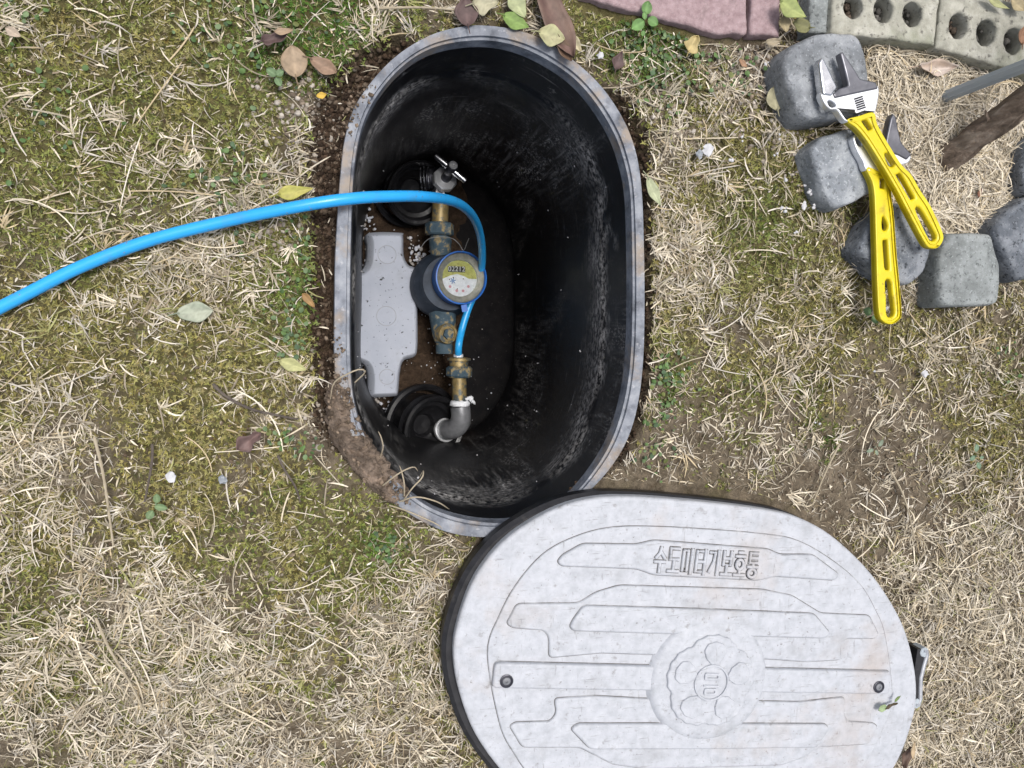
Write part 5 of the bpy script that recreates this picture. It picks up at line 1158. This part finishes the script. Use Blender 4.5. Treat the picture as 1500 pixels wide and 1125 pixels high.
def seedling(u, v, leaves, label, s=1.0, col=(.11, .19, .06)):
    t = thing('seedling', P(u, v, 0), label, 'seedling', 'green seedlings in the lawn')
    for i, (du, dv, L, W, ang) in enumerate(leaves):
        z = .016 + .004 * (i % 2); c = P(u + du * s, v + dv * s, z); l, w = S(L * s, z), S(W * s, z); a = math.radians(ang); vv = []; cc = []; NU, NV = 9, 7
        for p in range(NU):
            q = p / (NU - 1); half = w / 2 * max(.04, math.sin(math.pi * q ** .9) ** .6)
            for j in range(NV):
                tt = j / (NV - 1) * 2 - 1; x = (q - .5) * l; y = half * tt; vv.append(Vector((c.x + x * math.cos(a) - y * math.sin(a), c.y + x * math.sin(a) + y * math.cos(a), z + .25 * w * abs(tt) ** 1.5 * .5 + .1 * l * (q - .5)))); k = random.uniform(.9, 1.1) * (1.25 if j == NV // 2 else 1); cc.append([col[0] * k, col[1] * k, col[2] * k])
        f = [[p * NV + j, p * NV + j + 1, (p + 1) * NV + j + 1, (p + 1) * NV + j] for p in range(NU - 1) for j in range(NV - 1)]
        build('leaf_blade', vv, f, M_leaf, t, True, None, cc)
    mb = MB(); mb.tube([P(u, v, -.004), P(u, v, .014)], .0012, 6); build('stem', mb.v, mb.f, M_leaf, t, True, None, [list(col)] * len(mb.v))
seedling(944, 27, [(3, -15, 20, 17, 80), (-10, 10, 26, 17, 215), (12, 5, 18, 16, -30), (0, -4, 12, 8, 100), (-2, 22, 10, 7, 250)], 'bright green three leaved seedling below the pink paver', col=(.13, .24, .08))
seedling(1275, 460, [(-5, -4, 17, 14, 160), (6, 8, 16, 13, -50)], 'two leaved seedling beside the lower wrench handle end', col=(.12, .2, .09))
seedling(228, 738, [(2, -8, 14, 10, 90), (8, 5, 18, 10, -10), (-8, 16, 14, 11, 240)], 'dull green seedling on the left lawn', col=(.15, .22, .11))
seedling(1430, 668, [(0, -12, 15, 10, 95), (-6, 3, 14, 9, 200), (3, 14, 13, 10, -70), (8, 2, 8, 6, 10)], 'blue green seedling near the right edge', col=(.14, .21, .14))
seedling(1282, 655, [(8, -6, 14, 8, 60), (-8, 5, 16, 7, 190), (2, 8, 10, 6, -70)], 'pale blue green seedling amid bare soil right of the box', col=(.18, .22, .16))
seedling(402, 110, [(-4, -4, 16, 12, 150), (8, -3, 12, 10, 30), (6, 10, 14, 10, -60)], 'small green seedling beside the upright tan leaf', col=(.13, .2, .1))
seedling(1155, 130, [(0, 0, 14, 7, 30), (-5, 3, 8, 6, 200)], 'tiny bright green seedling against the largest cobble', col=(.1, .24, .04))
def twig(pts, r, label, mat=M_twig, name='twig', cat='twig', group='twigs on the lawn'):
    w_ = [P(*q) for q in pts]; s_ = spline(w_, 26, False); tag(MB().tube(s_, [r * (.7 + .5 * math.sin(k * 1.3) ** 2 * .6) * (1 - .4 * k / 26) for k in range(26)], 7).out(name, mat, None, True, w_[0]), label, cat, group)
twig([(312, 562, .012), (330, 580, .014), (365, 598, .012), (400, 607, .012), (436, 614, .012)], .0026, 'dark curved twig pointing at the left rim')
twig([(407, 667, .010), (418, 690, .013), (432, 712, .012), (440, 735, .010)], .0022, 'short brown twig below the left rim')
twig([(223, 650, .01), (222, 680, .013), (212, 735, .01)], .0022, 'thin dark upright twig on the left lawn')
twig([(138, 640, .012), (152, 700, .013), (166, 800, .012)], .0024, 'long pale dry stem running down the left lawn', material('pale dry stem', [(.3, .25, .17), (.42, .36, .26)], 60, 4, .85))
twig([(555, 12, .012), (620, 11, .014), (680, 16, .012)], .002, 'pale dry stem at the top edge above the box', bpy.data.materials['pale dry stem'])
twig([(140, 905, .012), (160, 950, .014), (190, 1000, .012), (210, 1040, .012)], .0022, 'pale dry stem on the lower left lawn', bpy.data.materials['pale dry stem'])
twig([(1230, 650, .012), (1210, 690, .014), (1190, 740, .01)], .002, 'forked pale runner above the lid on bare soil', bpy.data.materials['pale dry stem'])
twig([(1305, 690, .012), (1325, 730, .013), (1340, 790, .01)], .002, 'pale dry runner right of the lid top', bpy.data.materials['pale dry stem'])
# white stones
def pebble(u, v, r, label, col, sq=1.0, z=.006):
    c = P(u, v, z); IV, IF = ico(); bm = bmesh.new(); bmesh.ops.create_icosphere(bm, subdivisions=2, radius=1.0); rr = random.Random(int(u))
    vv = [c + Vector((q.co.x * S(r) * (1 + rr.gauss(0, .2)), q.co.y * S(r) * sq * (1 + rr.gauss(0, .2)), q.co.z * S(r) * .45)) for q in bm.verts]; f = [[q.index for q in ff.verts] for ff in bm.faces]; bm.free()
    tag(build('pebble', vv, f, M_bead if col else M_st2, None, True, c), label, 'pebble', 'white pebbles and chips')
pebble(1038, 219, 9, 'white chip on the lawn between box and cobbles', 1, z=.014)
pebble(1025, 225, 6, 'grey pebble touching the white chip', 0, z=.012)
pebble(250, 698, 7, 'white pebble on bare soil at left', 1, z=.012)
pebble(326, 703, 6, 'greyish pebble right of the white pebble at left', 0)
pebble(880, 81, 5, 'small white pebble above the right rim', 1, z=.012)
pebble(1178, 302, 4, 'small white chip beside the pale cobble', 1, sq=1.6, z=.014)
pebble(1355, 547, 6, 'pinkish white chip on the right lawn', 1, z=.012)
pos = []; rad = []
for u, v in [(1147, 309), (1149, 304), (1178, 272), (1186, 278), (1188, 282), (1149, 262), (1136, 228), (1120, 93), (1192, 300), (1166, 340), (1090, 205), (1072, 232), (1140, 200), (1281, 447), (1302, 448), (1283, 543), (1200, 620), (765, 470)][:-1]:
    for k in range(2): pos.append(P(u + rng.normal(0, 3), v + rng.normal(0, 3), .012)[:]); rad.append(rng.uniform(.0015, .0034))
pebbles('foam_crumbs', np.array(pos), np.array(rad), None, M_bead, 'tiny white foam crumbs scattered round the cobbles', 'crumbs')

# ------------------------------------------------------------------ soil smeared over the lower left rim and dry grass hanging there
def soil_bank():
    c_px = [(497, 560), (497, 590), (502, 618), (512, 642), (527, 664), (542, 684), (556, 702), (572, 718), (590, 735)]
    pts = spline(PA(c_px, RIM_Z), 110, False); m = MB(); rows = []; K = 26; NR = 109
    for i, p in enumerate(pts):
        t = (pts[min(i + 1, NR)] - pts[max(i - 1, 0)]).normalized(); nr = Vector((t.y, -t.x, 0)); taper = math.sin(math.pi * min(1, max(0, i / NR))) ** .5
        row = []
        for k in range(K):
            s_ = k / (K - 1) * 2 - 1; w = .022 * (.55 + .45 * taper); q = p + nr * (s_ * w) * 1.0
            n1 = fbm(np.array([q.x * 60]), np.array([q.y * 60]), 101)[0] - .5; n2 = fbm(np.array([q.x * 180]), np.array([q.y * 180]), 103)[0] - .5
            z = RIM_Z - .006 + taper * (.016 * (1 - s_ * s_) ) + n1 * .018 + n2 * .016 - .008 * abs(s_) ** 6
            row.append(Vector((q.x + n2 * .014, q.y + n1 * .014, z)))
        rows.append(row)
    v = [q for r in rows for q in r]; f = [[i * K + k, i * K + k + 1, (i + 1) * K + k + 1, (i + 1) * K + k] for i in range(NR) for k in range(K - 1)]
    cc = [list(np.array([.2, .155, .12]) * (.35 + 1.2 * fbm(np.array([q.x * 70]), np.array([q.y * 70]), 9)[0])) for q in v]
    ob = build('soil_bank', v, f, M_ground, None, True, pts[35], cc); tag(ob, 'crust of brown soil smeared over the lower left rim', 'soil', kind='stuff')
    pos, rad, col = [], [], []
    for cl, n, sd_ in ((c_px, 620, 10), ([(505, 195), (515, 165), (530, 140), (548, 118)], 90, 7), ([(497, 220), (496, 240)], 25, 6), ([(492, 480), (492, 560)], 50, 5)):
        pth = spline(PA(cl, RIM_Z), 60, False)
        for k in range(n):
            p = pth[int(rng.integers(0, 60))]; pos.append((p.x + rng.normal(0, S(sd_)), p.y + rng.normal(0, S(sd_)), RIM_Z + rng.uniform(-.002, .006))); rad.append(.0008 + .0028 * rng.random() ** 2.5); col.append(np.array([.19, .145, .105]) * rng.uniform(.4, 1.4))
    pos = np.array(pos); ok = ~inside(pos[:, 0], pos[:, 1], BOX_IN)
    pebbles('rim_soil', pos[ok], np.array(rad)[ok], np.array(col)[ok], M_crumb, 'loose soil crumbs sitting on the box rim', 'soil')
soil_bank()
bl = []
for pts in ([(560, 712, .015), (575, 700, .03), (590, 690, .03), (606, 684, .022), (612, 690, .015)], [(585, 735, .012), (610, 728, .03), (640, 735, .02), (658, 746, -.01)], [(592, 728, .012), (592, 708, .03), (588, 690, .03), (585, 682, .025)], [(520, 560, .012), (535, 545, .03), (528, 541, .04), (515, 545, .04), (490, 560, .03), (484, 585, .015)], [(590, 735, .012), (604, 715, .03), (618, 700, .03), (620, 690, .02), (614, 700, .01)], [(557, 670, .0), (561, 655, .02), (558, 640, .03), (554, 632, .03)], [(570, 740, .01), (600, 750, .02), (640, 768, .014), (648, 775, .012)]):
    bl.append(spline([P(*q) for q in pts], 16, False))
m = MB()
for b_ in bl: m.tube(b_, [.0010] * 12 + [.0009, .0008, .0006, .0003], 6)
tag(m.out('hanging_grass', bpy.data.materials['pale dry stem'], None, True, bl[0][0]), 'loose dry grass stems hanging over the lower left rim', 'grass', kind='stuff')
